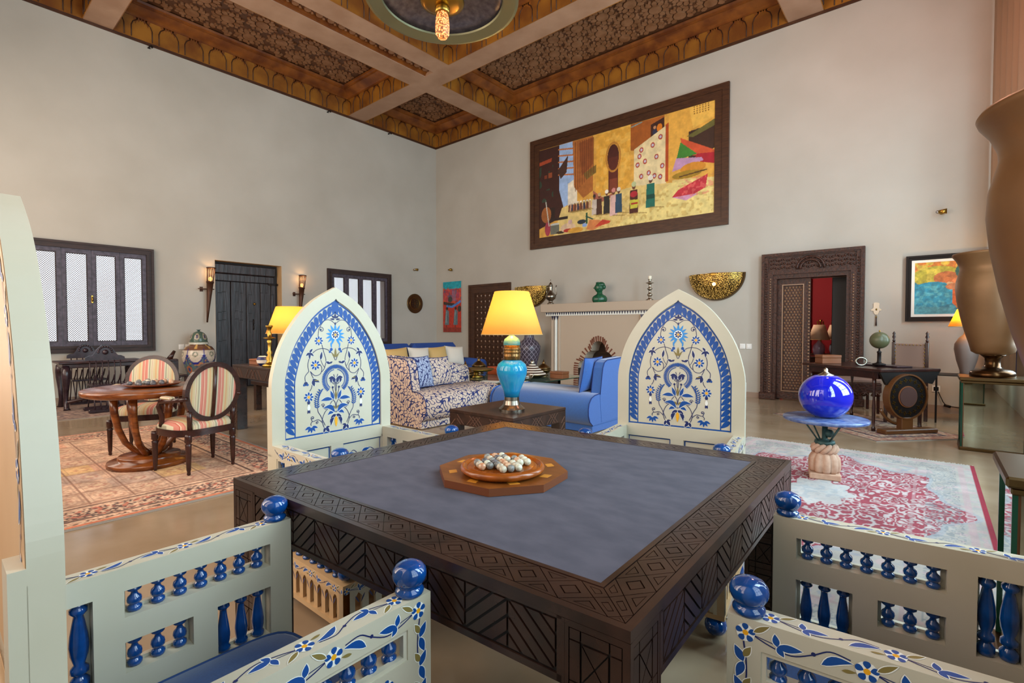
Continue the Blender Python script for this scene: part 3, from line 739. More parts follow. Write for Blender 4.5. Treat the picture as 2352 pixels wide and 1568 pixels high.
for side in range(4):                                  # apron boards with zig-zag carving
    def af(u, z, hh, side=side):
        v = -hh; a, b = ((u, v), (TS-v, u), (TS-u, TS-v), (v, TS-u))[side]; return tw(a, b, z)
    z0, z1 = .654, .7775; q0, q1 = .13, TS-.13
    mb = MB(); mb.prism([(q0, z0), (q1, z0), (q1, z1), (q0, z1)], af, -.03, -.006, 'groove', side='dark_table_wood')
    for r in ((q0, q1, z0, z0+.014), (q0, q1, z1-.006, z1), (q0, q0+.01, z0, z1), (q1-.01, q1, z0, z1)):
        mb.prism([(r[0], r[2]), (r[1], r[2]), (r[1], r[3]), (r[0], r[3])], af, -.03, -.0005, 'dark_table_wood')
    rect = (q0+.012, q1-.012, z0+.017, z1-.008); H = rect[3]-rect[2]; nz = 5; P_ = (rect[1]-rect[0])/nz; hp = P_/2; slope = H*1.0/hp*1.0
    for k in range(nz*2):
        xa, xb = rect[0]+k*hp, rect[0]+(k+1)*hp; up = k % 2 == 0
        za, zb = (rect[2], rect[3]) if up else (rect[3], rect[2])
        bw = H*.335
        for j in range(-4, 5):
            P = [(xa, za+j*bw), (xb, zb+j*bw), (xb, zb+(j+1)*bw), (xa, za+(j+1)*bw)]
            P = clip(P, rect); P = shrink(P, .0026) if P else []
            if P: mb.prism(P, af, -.007, -.0012, 'dark_table_wood', cap0=False)
    mb.build('carved_apron', tbl)
for (ca, cb) in ((0, 0), (1, 0), (1, 1), (0, 1)):       # legs, each with carved crosses on its faces
    a0 = 0.0 if ca == 0 else TS-.13; b0 = 0.0 if cb == 0 else TS-.13
    mb = MB(); tbox(mb, a0+.006, a0+.124, b0+.006, b0+.124, 0, .775, 'groove')
    for side in range(4):
        def lf(u, z, hh, side=side):
            v = .006-hh; w = .13; a, b = ((u, v), (w-v, u), (w-u, w-v), (v, w-u))[side]; return tw(a0+a, b0+b, z)
        for (x0, x1, z0, z1) in ((0.0, .014, 0, .777), (.116, .13, 0, .777), (.014, .116, .765, .777)): mb.prism([(x0, z0), (x1, z0), (x1, z1), (x0, z1)], lf, 0, .0055, 'dark_table_wood')
        for blk in range(7):
            zb = .764-blk*.118; zl = max(zb-.118, .0)
            if zb <= .02: break
            for (x0, x1) in ((.016, .036), (.039, .091), (.094, .114)):
                for (y0, y1) in ((zl+.001, zl+.02), (zl+.023, zb-.023), (zb-.02, zb-.001)):
                    if y1-y0 < .005: continue
                    R = [(x0, y0), (x1, y0), (x1, y1), (x0, y1)]
                    if x0 == .039 and y1-y0 > .04:
                        c_ = ((x0+x1)/2, (y0+y1)/2)
                        for i in range(4):
                            T = shrink([R[i], R[(i+1) % 4], c_], .0013)
                            if T: mb.prism(T, lf, 0, .0048, 'dark_table_wood', cap0=False)
                    else: mb.prism(R, lf, 0, .0048, 'dark_table_wood', cap0=False)
    mb.build('leg', tbl)

# ------------------------------------------------------------------ painted ornament brushes (flat paint)
class Brush:
    def __init__(s, fn, mirror=False): s.mb = MB(); s.fn = fn; s.h = .0004; s.mirror = mirror
    def shape(s, P, m, out=.0016):
        for mir in ((1, -1) if s.mirror else (1,)):
            Q = [(x*mir, y) for x, y in P]
            if mir < 0: Q = Q[::-1]
            if out:
                cx = sum(p[0] for p in Q)/len(Q); cy = sum(p[1] for p in Q)/len(Q); W_ = []
                n = len(Q)
                for i in range(n):
                    (xa, ya), (xb, yb) = Q[i-1], Q[(i+1) % n]; l = math.hypot(xb-xa, yb-ya) or 1
                    nx, ny = (yb-ya)/l, -(xb-xa)/l
                    if nx*(Q[i][0]-cx)+ny*(Q[i][1]-cy) < 0 and n < 7: nx, ny = -nx, -ny
                    W_.append((Q[i][0]+nx*out, Q[i][1]+ny*out))
                s.face(W_, 'paint_white', s.h-.00001)
            s.face(Q, m, s.h); s.h += .0000035
    def face(s, Q, m, h):
        A = sum(Q[i][0]*Q[(i+1) % len(Q)][1]-Q[(i+1) % len(Q)][0]*Q[i][1] for i in range(len(Q)))
        if A < 0: Q = Q[::-1]
        s.mb.add([s.fn(x, y, h) for x, y in Q], [tuple(range(len(Q)))], m)
    def leaf(s, x, y, ang, l, w, m='paint_blue', bend=0., out=.0016, n=7):
        a = math.radians(ang); up, dn = [], []
        for i in range(n+1):
            t = i/n; ww = w*math.sin(pi*t**.8)*.5; b = bend*l*math.sin(pi*t)
            up.append((t*l, b+ww)); dn.append((t*l, b-ww))
        P = dn+up[::-1][1:-1]; s.shape([(x+px*math.cos(a)-py*math.sin(a), y+px*math.sin(a)+py*math.cos(a)) for px, py in P], m, out)
    def drop(s, x, y, ang, l, w, m='paint_blue', out=0):
        a = math.radians(ang); P = []
        for i in range(18):
            t = 2*pi*i/18; px = l*.5*(1-math.cos(t)); ww = w*.5*math.sin(t)*math.sin(t/2)**.7; P.append((px, ww))
        s.shape([(x+px*math.cos(a)-py*math.sin(a), y+px*math.sin(a)+py*math.cos(a)) for px, py in P], m, out)
    def disc(s, x, y, r, m, out=0, n=10): s.shape([(x+r*math.cos(2*pi*i/n), y+r*math.sin(2*pi*i/n)) for i in range(n)], m, out)
    def stroke(s, pts, w, m='paint_navy', sub=5):
        Q = []
        n = len(pts)
        for i in range(n-1):
            p0, p1, p2, p3 = pts[max(i-1, 0)], pts[i], pts[i+1], pts[min(i+2, n-1)]
            for k in range(sub):
                t = k/sub; Q.append(tuple(.5*((2*p1[j])+(-p0[j]+p2[j])*t+(2*p0[j]-5*p1[j]+4*p2[j]-p3[j])*t*t+(-p0[j]+3*p1[j]-3*p2[j]+p3[j])*t**3) for j in (0, 1)))
        Q.append(pts[-1])
        for mir in ((1, -1) if s.mirror else (1,)):
            vs = []
            for i, (x, y) in enumerate(Q):
                xa, ya = Q[max(i-1, 0)]; xb, yb = Q[min(i+1, len(Q)-1)]; l = math.hypot(xb-xa, yb-ya) or 1
                nx, ny = -(yb-ya)/l*w/2, (xb-xa)/l*w/2
                vs += [s.fn((x+nx)*mir, y+ny, s.h*.8), s.fn((x-nx)*mir, y-ny, s.h*.8)]
            fs = [((2*i, 2*i+1, 2*i+3, 2*i+2) if mir > 0 else (2*i, 2*i+2, 2*i+3, 2*i+1)) for i in range(len(Q)-1)]
            s.mb.add(vs, fs, m)
        s.h += .0000035
    def flower(s, x, y, r, n=8, m='paint_blue', cm='paint_yellow', ph=0):
        if r > .012: s.disc(x, y, r*1.02, 'paint_white', n=12)
        for i in range(n):
            a = ph+360*i/n; s.drop(x+r*.3*math.cos(math.radians(a)), y+r*.3*math.sin(math.radians(a)), a, r*.78, r*(.62 if n > 6 else .85), m)
        s.disc(x, y, r*.33, cm)
    def curl(s, x, y, r, a0, turns, w, m='paint_navy'):
        s.stroke([(x+r*(1-.62*i/8)*math.cos(math.radians(a0)+turns*2*pi*i/8), y+r*(1-.62*i/8)*math.sin(math.radians(a0)+turns*2*pi*i/8)) for i in range(9)], w, m)
        s.disc(x+r*.25*math.cos(math.radians(a0)+turns*2*pi), y+r*.25*math.sin(math.radians(a0)+turns*2*pi), r*.36, m)
def vine(b, u0, u1, v0, v1, p=.19, start=0.0, flip=False):
    """running flower-and-leaf border between u0..u1 inside the band v0..v1"""
    h = v1-v0; vm = (v0+v1)/2; u = u0+start; s = h/.055; X = lambda d: u+d
    while u < u1-.02:
        q = min(s, 1.25)
        def ok(d): return u0 <= u+d <= u1
        if ok(.0) and u-.012 > u0-.02: b.flower(u+.008*q, vm, h*.30, 5 if h > .02 else 5, ph=20)
        pts = [(d, v) for d, v in ((.02, vm-.0*h), (.05, vm-.2*h), (.085, vm-.30*h), (.12, vm-.02*h), (.145, vm+.25*h), (.175, vm+.18*h)) if ok(d)]
        if len(pts) > 1: b.stroke([(u+d, v) for d, v in pts], h*.045)
        if ok(.05):
            b.stroke([(u+.02, vm), (u+.04, vm-.05*h), (u+.065, vm-.12*h)], h*.03)
            b.leaf(u+.062, vm-.15*h, 100, h*.42, h*.22); 
        if ok(.1): b.leaf(u+.062, vm-.15*h, 8, .042*min(q, 1.1), h*.26); b.leaf(u+.062, vm-.17*h, -50, h*.34, h*.2)
        if ok(.12): b.disc(u+.12, vm, h*.07, 'paint_navy')
        if ok(.05): b.leaf(u+.022, vm+.1*h, 35, .034*min(q, 1.1), h*.17, 'paint_olive')
        if ok(.18): b.leaf(u+.132, vm-.25*h, 22, .05, h*.26, bend=.12); b.leaf(u+.162, vm-.22*h, 10, .022, h*.12, 'paint_olive', out=0)
        u += p
    return b

# ------------------------------------------------------------------ pointed-arch armchair (local: front = +Y, back panel face at y=0)
ARCH = [(0, 1.516), (.03, 1.500), (.06, 1.483), (.09, 1.465), (.122, 1.443), (.152, 1.417), (.18, 1.389), (.204, 1.36), (.226, 1.33), (.249, 1.298), (.27, 1.262), (.288, 1.225), (.303, 1.187), (.316, 1.15), (.327, 1.11), (.334, 1.07), (.338, 1.03)]
def smooth(P, sub=3):
    Q = []
    for i in range(len(P)-1):
        p0, p1, p2, p3 = P[max(i-1, 0)], P[i], P[i+1], P[min(i+2, len(P)-1)]
        for k in range(sub): t = k/sub; Q.append(tuple(.5*(2*p1[j]+(-p0[j]+p2[j])*t+(2*p0[j]-5*p1[j]+4*p2[j]-p3[j])*t*t+(-p0[j]+3*p1[j]-3*p2[j]+p3[j])*t**3) for j in (0, 1)))
    return Q+[P[-1]]
ARCH = smooth([(0, 1.516), (.06, 1.483), (.122, 1.443), (.18, 1.390), (.228, 1.328), (.270, 1.262), (.303, 1.188), (.325, 1.11), (.336, 1.05), (.338, 1.0)])
def archpts(scale_in=0., zb=.70):
    """pointed outline inset by scale_in; full loop starting at bottom right going up and over"""
    P = []
    for i, (w, z) in enumerate(ARCH):
        (wa, za), (wb, zb_) = ARCH[max(i-1, 0)], ARCH[min(i+1, len(ARCH)-1)]
        if i == 0: P.append((0, z-scale_in*1.0)); continue
        dx, dz = wb-wa, zb_-za; l = math.hypot(dx, dz); nx, nz = dz/l, -dx/l
        P.append((max(w+nx*scale_in, .0), z+nz*scale_in))
    R = P[::-1]; R = [(R[0][0], zb)]+R
    return R+[(-x, z) for x, z in R[::-1][1:]]
chair_parts = {}
def balu(mb, c, h, r, kind=0):
    x, y, z = c
    if kind == 0: prof = [(.85, 0), (1, .06), (1, .16), (.7, .22), (.6, .25), (.95, .33), (1, .43), (.9, .53), (.5, .62), (.42, .70), (.55, .74), (.95, .80), (1, .86), (.85, .9), (.9, 1)]
    elif kind == 1: prof = [(.8, 0), (1, .02), (1.0, .08), (.75, .12), (.95, .22), (.98, .34), (.8, .52), (.55, .72), (.5, .8), (.62, .83), (.95, .86), (.95, .89), (.7, .92), (.85, 1)]
    else: prof = [(.8, 0), (1, .03), (1, .11), (.65, .15), (.55, .17), (.95, .2), (.9, .25), (.55, .29), (.9, .4), (1.0, .5), (.9, .62), (.62, .78), (.5, .84), (.9, .88), (.9, .92), (.6, .95), (.8, 1)]
    mb.lathe([(a*r, b*h) for a, b in prof], 'blue_gloss', (x, y, z), 12)
def make_chair():
    t = thing('armchair', '', 'chair'); cp = 'cream_paint'
    # back
    mb = MB(); f = lambda a, b, h: (a, -h, b)
    O = archpts(0, .70); I = archpts(.058, .755); I = [(x*.275/.28, z) for x, z in I]
    mb.ring(O, I, f, 0, .034, cp); 
    mb.prism(archpts(.05, .74), f, .010, .028, 'cream_panel')
    mb.box(-.338, .338, -.05, 0, .69, .7005, cp)
    for s in (-1, 1): mb.box(s*.338 if s < 0 else .276, -.276 if s < 0 else .338, -.05, 0, .09, .7005, cp); mb.box(-.338 if s < 0 else .28, -.28 if s < 0 else .338, -.05, -.033, .70, 1.02, cp)
    mb.box(-.035, .035, -.05, 0, .42, .6905, cp); mb.box(-.277, .277, -.05, 0, .42, .5, cp); mb.box(-.277, -.0345, -.045, -.012, .5, .69, 'cream_panel'); mb.box(.0345, .277, -.045, -.012, .5, .69, 'cream_panel')
    back = mb.build('back', t)
    # painted back panel
    b = Brush(lambda a, z, h: (-a, -.0098+h, z), mirror=True); pin = archpts(.0615, .757)
    half = [(x, z) for x, z in pin if x >= 0][:-0 or None]
    half = [(x, z) for x, z in archpts(.066, .758) if x >= 0]; half2 = [(x, z) for x, z in archpts(.116, .763) if x >= 0]
    b.stroke(half, .009, 'paint_blue', 2); b.stroke(half2, .006, 'paint_blue', 2); b.stroke([(0, .762), (half[0][0], .762)], .008, 'paint_blue')
    # row of drops along the band
    ctr = [(x, z) for x, z in archpts(.092, .77) if x >= 0]; D = [0]
    for i in range(1, len(ctr)): D.append(D[-1]+math.hypot(ctr[i][0]-ctr[i-1][0], ctr[i][1]-ctr[i-1][1]))
    nd = 25
    for k in range(nd):
        d = (k+.5)/nd*(D[-1]-.01); i = max(j for j in range(len(D)) if D[j] <= d); i = min(i, len(D)-2); tt = (d-D[i])/(D[i+1]-D[i])
        x = ctr[i][0]+(ctr[i+1][0]-ctr[i][0])*tt; z = ctr[i][1]+(ctr[i+1][1]-ctr[i][1])*tt; dx, dz = ctr[i+1][0]-ctr[i][0], ctr[i+1][1]-ctr[i][1]
        a = math.degrees(math.atan2(dz, dx)); ar = math.radians(a-90)
        b.drop(x-.023*math.cos(ar)+.004*math.cos(ar-pi/2), z-.023*math.sin(ar)-.010*math.sin(math.radians(a)), a-90+42, .058, .031, 'paint_blue', .0011)
    b.drop(0, 1.395, 90, .04, .026)
    NV = 'paint_navy'; W_ = .0032
    # centre line ornaments (mirrored strokes fall on both sides)
    b.leaf(0, 1.352, 90, .03, .012, NV, out=0); b.leaf(.002, 1.355, 35, .024, .011, NV, out=0); b.leaf(.003, 1.348, 8, .028, .010, NV, out=0); b.leaf(0, 1.335, 270, .022, .008, NV, out=0)
    b.stroke([(0, 1.325), (.03, 1.345), (.062, 1.34), (.09, 1.30), (.096, 1.258)], W_); b.curl(.078, 1.295, .015, 0, 1, W_)
    b.flower(.093, 1.238, .021, 8)
    for k, (a, l) in enumerate(((62, .05), (35, .046), (8, .046), (-18, .050), (-42, .05), (-66, .055), (88, .045))): b.leaf(.008*math.cos(math.radians(a)), 1.268+.008*math.sin(math.radians(a)), a, l, .013, 'paint_sky', out=0)
    b.disc(0, 1.268, .023, 'paint_white', n=14); b.flower(0, 1.268, .018, 8, NV)
    b.disc(.024, 1.192, .009, 'paint_blue', out=.001); b.disc(.032, 1.180, .007, 'paint_blue', out=.001); b.leaf(.022, 1.2, 80, .03, .008, 'paint_sky', out=0)
    b.leaf(0, 1.15, 90, .05, .012, 'paint_olive', out=0); b.leaf(.003, 1.15, 55, .03, .010, 'paint_olive', out=0)
    b.stroke([(.002, 1.135), (.022, 1.175), (.06, 1.197), (.105, 1.192), (.14, 1.16), (.152, 1.12), (.148, 1.085)], W_)
    b.stroke([(.076, 1.218), (.066, 1.18), (.055, 1.14), (.062, 1.10), (.078, 1.078)], W_)
    for a, l in ((110, .026), (200, .03), (250, .036), (300, .026)): b.leaf(.143, 1.18, a+20, l, .012, NV)
    b.leaf(.084, 1.14, 100, .045, .014, NV); b.stroke([(.084, 1.145), (.075, 1.12), (.062, 1.10)], W_*.8)
    b.flower(.112, 1.115, .023, 8); b.stroke([(.09, 1.12), (.078, 1.10), (.085, 1.07), (.115, 1.062), (.14, 1.085)], W_)
    b.leaf(.03, 1.118, 25, .03, .014, NV); b.leaf(.035, 1.12, 155, .02, .01, NV, out=0)
    b.stroke([(.148, 1.085), (.168, 1.06), (.165, 1.03)], W_); b.disc(.164, 1.024, .011, NV, out=.001); b.disc(.155, 1.018, .006, 'paint_blue'); b.disc(.173, 1.018, .006, 'paint_blue')
    b.stroke([(.14, 1.085), (.125, 1.05), (.11, 1.03)], W_); b.leaf(.13, 1.045, 205, .045, .016, NV); b.leaf(.128, 1.04, 255, .035, .018, NV); b.leaf(.12, 1.04, 190, .028, .007, 'paint_olive', out=0)
    b.stroke([(.125, 1.04), (.135, 1.0), (.145, .985)], W_)
    b.flower(.150, .955, .023, 8)
    for a in (75, 105, 255, 285): b.leaf(.150, .905+(.012 if a < 180 else -.012), a, .022, .010, NV, out=0)
    b.leaf(.150, .887, 90, .034, .016, 'paint_white', out=0)
    # fringe ring
    for k in range(23):
        a = -52+k*142/22; r0 = .055; b.drop((r0)*math.cos(math.radians(a)), 1.035+r0*math.sin(math.radians(a)), a+12, .024, .0085, 'paint_blue')
    b.stroke([(.0+.052*math.cos(math.radians(a)), 1.035+.052*math.sin(math.radians(a))) for a in range(-52, 91, 12)], .004, 'paint_blue', 2)
    b.stroke([(0, .96), (.004, 1.0), (.002, 1.03), (.012, 1.062)], W_); b.leaf(.006, 1.02, 70, .034, .02, NV); b.leaf(.01, 1.045, -5, .032, .018, NV); b.leaf(.03, 1.045, 260, .03, .014, NV); b.curl(.009, 1.018, .010, 90, -1, .003)
    b.stroke([(.0, .93), (.014, .97), (.018, .99)], W_); b.disc(.018, .994, .006, NV)
    b.leaf(0, .93, 90, .05, .012, 'paint_olive', out=0)
    b.stroke([(0, .885), (.006, .915), (.03, .945)], W_); b.leaf(.012, .93, 68, .052, .018, 'paint_blue'); b.leaf(.02, .932, -2, .066, .02, 'paint_blue', .08)
    for k in range(9):
        q8 = k/8; x = .105-.022*q8+.012*math.sin(q8*3); z = .895+.085*q8
        b.leaf(x, z, 40, .020, .007, 'paint_blue', out=0, n=4); b.leaf(x, z, 140, .020, .007, 'paint_blue', out=0, n=4)
    b.stroke([(.062, .80), (.085, .85), (.103, .89), (.092, .985)], W_)
    b.stroke([(.02, .925), (.055, .885), (.075, .90)], W_); b.curl(.072, .905, .010, 0, .9, .003)
    b.stroke([(0, .862), (.03, .888), (.06, .872), (.078, .83), (.068, .79), (.058, .783)], W_)
    b.leaf(.002, .878, 32, .034, .010, 'paint_olive', out=0, bend=.2)
    b.leaf(.006, .862, 22, .075, .024, 'paint_blue', bend=.25); b.leaf(.014, .862, -18, .036, .016, 'paint_blue', bend=.2)
    b.disc(.013, .845, .010, 'paint_white', n=8); b.leaf(.0, .85, -25, .036, .018, NV); b.leaf(.022, .835, -60, .028, .014, NV); b.leaf(.012, .838, -68, .05, .014, NV, bend=.1)
    b.drop(0, .785, 90, .055, .020, 'paint_yellow')
    b.leaf(.058, .79, -125, .036, .017, NV); b.leaf(.062, .79, -70, .03, .014, NV); b.leaf(.058, .79, 175, .022, .010, NV, out=0)
    b.stroke([(.075, .815), (.10, .835), (.13, .83), (.138, .85)], W_); b.curl(.13, .848, .010, -60, .9, .003); b.curl(.108, .822, .008, 90, .9, .003)
    b.stroke([(.13, .832), (.14, .82), (.138, .81)], W_)
    for a in (200, 235, 268, 300, 335): b.leaf(.138+.006*math.cos(math.radians(a)), .808+.006*math.sin(math.radians(a)), a, .032, .013, 'paint_blue', out=.001)
    o = b.mb.build('painted_panel', back); o['label'] = 'blue painted flowers inside an arched border of blue drops'
    b = Brush(lambda a, z, h: (-a, -.0118+h, z), mirror=True)
    for (x, a, l) in ((.06, 20, .06), (.12, 160, .05), (.15, 30, .07), (.22, 150, .06), (.09, -20, .05), (.19, -30, .05)): b.leaf(x, .60, a, l, .022, 'paint_blue', bend=.2)
    b.stroke([(.045, .58), (.1, .64), (.15, .6), (.2, .64), (.26, .6)], .004); b.stroke([(.04, .684), (.272, .684), (.272, .505), (.04, .505), (.04, .684)], .006, 'paint_blue', 1)
    b.mb.build('painted_insets', back)
    # rear face of the back, tan with a running vine
    mb = MB(); mb.ring(archpts(.003, .705), archpts(.05, .76), f, .0342, .0348, 'tan_paint'); mb.prism(archpts(.05, .76), f, .028, .0287, 'tan_paint'); mb.box(-.335, .335, -.0507, -.0502, .1, .70, 'tan_paint')
    rear = mb.build('rear_face', back)
    b = Brush(lambda a, z, h: (a, -.0350-h, z)); 
    AW = lambda a: .338-float(np.interp(a, [q_[1] for q_ in ARCH[::-1]], [q_[0] for q_ in ARCH[::-1]])); b2 = Brush(lambda a, z, h: (z-AW(a), -.0350-h, a)); vine(b2, .74, 1.42, .284, .333); b2.mb.build('painted_border', rear)
    b2 = Brush(lambda a, z, h: (AW(a)-z, -.0350-h, a)); vine(b2, .74, 1.42, .284, .333); b2.mb.build('painted_border', rear)
    # arms
    for s in (-1, 1):
        xo, xi = .338, .284; X = lambda a: s*a
        def bx(mb, y0, y1, z0, z1, m=cp, o_=xo, i_=xi): mb.box(min(X(i_), X(o_)), max(X(i_), X(o_)), y0, y1, z0, z1, m)
        mb = MB(); F = .575
        bx(mb, F-.06, F, .33, .745); bx(mb, 0, F-.06, .69, .745); bx(mb, F-.393, F-.06, .568, .627); bx(mb, .125, F-.393, .33, .69); bx(mb, 0, .042, .42, .69)
        bx(mb, F-.253, F-.197, .42, .568); bx(mb, F-.393, F-.253, .42, .495); bx(mb, .042, .125, .42, .49); bx(mb, F-.197, F-.06, .33, .43)
        bx(mb, .0, F-.197, .33, .4205)
        arm = mb.build('arm', t)
        # moulding around the openings on the outer face
        mb = MB(); 
        for (y0, y1, z0, z1) in ((F-.393, F-.06, .627, .69), (F-.197, F-.06, .43, .568), (F-.393, F-.253, .495, .568), (.042, .125, .49, .69)):
            mb.ring([(y0-.0, z0-.0), (y1+.0, z0-.0), (y1+.0, z1+.0), (y0-.0, z1+.0)], [(y0+.009, z0+.008), (y1-.009, z0+.008), (y1-.009, z1-.008), (y0+.009, z1-.008)], lambda a, b_, h: (s*(xo-h), a, b_), .003, .016, 'cream_panel')
        mb.build('moulding', arm)
        lst = [((F-.063-.047*(i+.5), .627, .063), 0) for i in range(7)]+[((F-.063-.0447*(i+.5), .43, .138), 1) for i in range(3)]+[((F-.253-.0467*(i+.5), .495, .073), 0) for i in range(3)]+[((.042+.0415*(i+.5), .49, .20), 2) for i in range(2)]
        for (y, z, h), kd in lst:
            key = kd, h
            if key not in chair_parts: q = MB(); balu(q, (0, 0, 0), h, (.0155, .0165, .0185)[kd], kd); o = q.build('baluster', arm); chair_parts[key] = o
            else: o = chair_parts[key].copy(); COL.objects.link(o); o.parent = arm
            o.location = (X(.311), y, z)
        mb = MB(); mb.lathe([(.027, 0), (.030, .005), (.030, .011), (.025, .016), (.023, .018), (.029, .024), (.0345, .034), (.036, .043), (.034, .053), (.027, .062), (.014, .068), (.001, .0695)], 'blue_gloss', (X(.311), F-.034, .745), 24)
        o = mb.build('ball_finial', arm); o['label'] = 'glossy blue turned ball'
        b = Brush(lambda a, w, h: (X(.311)+w, a, .7452+h) if s > 0 else (X(.311)-w, a, .7452+h)); 
        # on the top, drawn from the front towards the back
        b = Brush(lambda u, w, h: (X(.311)+w, F-u, .7452+h)); vine(b, .065, .56, -.026, .026, start=.0); 
        b.mb.build('painted_vine', arm)
        b = Brush(lambda u, z, h: (X(.3382+h), F-u, z)); vine(b, .02, .56, .69, .745, start=.005); 
        b.stroke([(.03, .70), (.035, .66), (.034, .62), (.02, .58)], .003)
        for z in (.66, .60, .54, .48, .42, .36): b.leaf(.03, z, 120, .032, .016); b.leaf(.03, z, 250, .036, .015); b.leaf(.03, z+.01, 60, .026, .012, 'paint_olive')
        vine(b, .06, .46, .572, .623, start=.045)
        for z in (.42, .45): b.flower(.225, z+.03, .018, 5)
        b.mb.build('painted_vine', arm)
    # seat
    mb = MB(); mb.box(-.284, .284, .01, .57, .33, .40, cp, .004); seat = mb.build('seat', t)
    mb = MB(); w, d = .278, .555; prof = []
    n = 28; P = []
    for k in range(n):
        a = 2*pi*k/n; e = .28; cx, sy = math.cos(a), math.sin(a)
        P.append((w*abs(cx)**e*(1 if cx > 0 else -1), .285+.272*abs(sy)**e*(1 if sy > 0 else -1)))
    rings = [(1.0, .402), (1.0, .425), (.985, .440), (.93, .450), (.7, .457), (.01, .460)]
    vs = []; 
    for sc, z in rings: vs += [(x*sc, .285+(y-.285)*sc, z) for x, y in P]
    fs = [(k*n+i, k*n+(i+1) % n, (k+1)*n+(i+1) % n, (k+1)*n+i) for k in range(len(rings)-1) for i in range(n)]
    mb.add(vs, fs, 'blue_cushion', True); mb.tube([(x*.995, .285+(y-.285)*.995, .440) for x, y in P], .0045, 'piping_blue', 6, True)
    o = mb.build('seat_cushion', t); o['label'] = 'navy cloth seat cushion with piping'
    # base: ledge with small balusters, corner balls, arched panels and ball feet
    mb = MB(); x0, x1, y0, y1 = -.338, .338, -.05, .60; zt, zb = .27, .085
    mb.box(x0, x1, y0, y1, zt-.02, zt, 'tan_paint'); mb.box(x0, x1, y0, y1, zb, zb+.02, 'tan_paint')
    base = mb.build('base_ledge', t)
    def panel(fn, Wd, mf):
        q = MB(); H0, H1 = zb+.02, zt-.02; n = 2 if Wd < .69 else 2; st = .045
        q.prism([(0, H0), (st, H0), (st, H1), (0, H1)], fn, 0, .03, mf); q.prism([(Wd-st, H0), (Wd, H0), (Wd, H1), (Wd-st, H1)], fn, 0, .03, mf)
        q.prism([(st, H1-.03), (Wd-st, H1-.03), (Wd-st, H1), (st, H1)], fn, 0, .03, mf)
        m_ = 9; pw = (Wd-2*st)/m_
        for i in range(m_):      # row of little pointed arches between slim posts
            a = st+pw*i; q.prism([(a, H0), (a+pw*.24, H0), (a+pw*.24, H1-.055), (a+pw*.5, H1-.034), (a+pw*.5, H1-.03), (a, H1-.03)], fn, .006, .02, mf)
            q.prism([(a+pw*.76, H0), (a+pw, H0), (a+pw, H1-.03), (a+pw*.5, H1-.03), (a+pw*.5, H1-.034), (a+pw*.76, H1-.055)], fn, .006, .02, mf)
        o = q.build('arched_panel', base)
        b = Brush(lambda u, z, h: fn(u, z, .0302+h)); vine(b, .01, Wd-.01, H1-.028, H1+.018); 
        for i in range(m_): a = st+pw*(i+.5); b.leaf(a-pw*.35, H1-.04, -60, .04, .007, NV, out=0); b.leaf(a+pw*.35, H1-.04, -120, .04, .007, NV, out=0)
        b.mb.build('painted_vine', o)
    panel(lambda u, z, h: (x1-.03+h, y0+u, z), y1-y0, 'tan_paint'); panel(lambda u, z, h: (x0+.03-h, y1-u, z), y1-y0, 'tan_paint'); panel(lambda u, z, h: (x1-u, y1-.03+h, z), x1-x0, 'cream_paint')
    def put(kind, c, h, r, m=None):
        key = 'b', kind
        if key not in chair_parts:
            q = MB()
            if kind == 0: balu(q, (0, 0, 0), h, r, 0)
            else: q.ball((0, 0, r), r, 'blue_gloss', 14, 8, .9)
            o = q.build(('baluster', 'corner_ball', 'foot')[kind], base); chair_parts[key] = o
        else: o = chair_parts[key].copy(); COL.objects.link(o); o.parent = base
        o.location = c
    for i in range(9):
        for sx in (-.305, .305): put(0, (sx, .50-.062*i, zt), .06, .018)
    for i in range(7): put(0, (-.225+.075*i, .57, zt), .06, .018)
    for sx in (-.305, .305): put(1, (sx, .565, zt), .05, .031)
    for sx in (-.30, .30):
        for y in (0, .57): put(2, (sx, y, 0), .05, .046)
    mb = MB(); mb.box(-.29, .29, 0, .545, .328, .332, cp); mb.build('seat_board', seat)
    return t
ch = make_chair(); at(ch, (-2.377, 1.387, 0), -89.5)
ch['label'] = 'painted cream armchair with arched back, at the left far side of the carved table'; ch['group'] = 'painted armchairs around the game table'
for loc, rz, l in (((-1.057, 2.655, 0), -171.4, 'painted cream armchair with arched back, in front of the blue settee'),
                   ((-1.138, .104, 0), 0, 'painted cream armchair cut by the left edge, its navy cushion in view'),
                   ((.248, 1.389, 0), 95, 'painted armchair at the lower right, only its two arms in view')):
    c = copy_tree(ch); at(c, loc, rz); c['label'] = l

# ------------------------------------------------------------------ solitaire board on the table
oc = (-1.110, 1.262); 
mb = MB(); P = [(.222*math.cos(math.radians(-14+45*i)), .222*math.sin(math.radians(-14+45*i))) for i in range(8)]
mb.prism(P, XY, .0, .024, 'octagon_wood', side='octagon_side_wood')
bd = mb.build('octagonal_board'); at(bd, (oc[0], oc[1], TZ)); tag(bd, 'octagonal brown wooden board with small light inlays on the suede', 'board')
mb = MB()
for i in range(8):
    a = math.radians(8+45*i); c_ = Vector((.168*math.cos(a), .168*math.sin(a))); t_ = Vector((-math.sin(a), math.cos(a)))*.014; n_ = Vector((math.cos(a), math.sin(a)))*.013
    mb.prism([tuple(c_-t_*1.4-n_), tuple(c_+t_-n_), tuple(c_+t_*1.4+n_), tuple(c_-t_+n_)], XY, .0235, .0245, 'inlay_wood')
mb.build('inlay', bd)
dc = (-1.083, 1.232)
mb = MB(); mb.lathe([(.115, 0), (.128, .004), (.139, .012), (.140, .019), (.136, .026), (.130, .028), (.126, .026), (.122, .020), (.118, .019), (.113, .024), (.108, .025), (.10, .0235), (.001, .0235)], 'tray_wood', (0, 0, 0), 56)
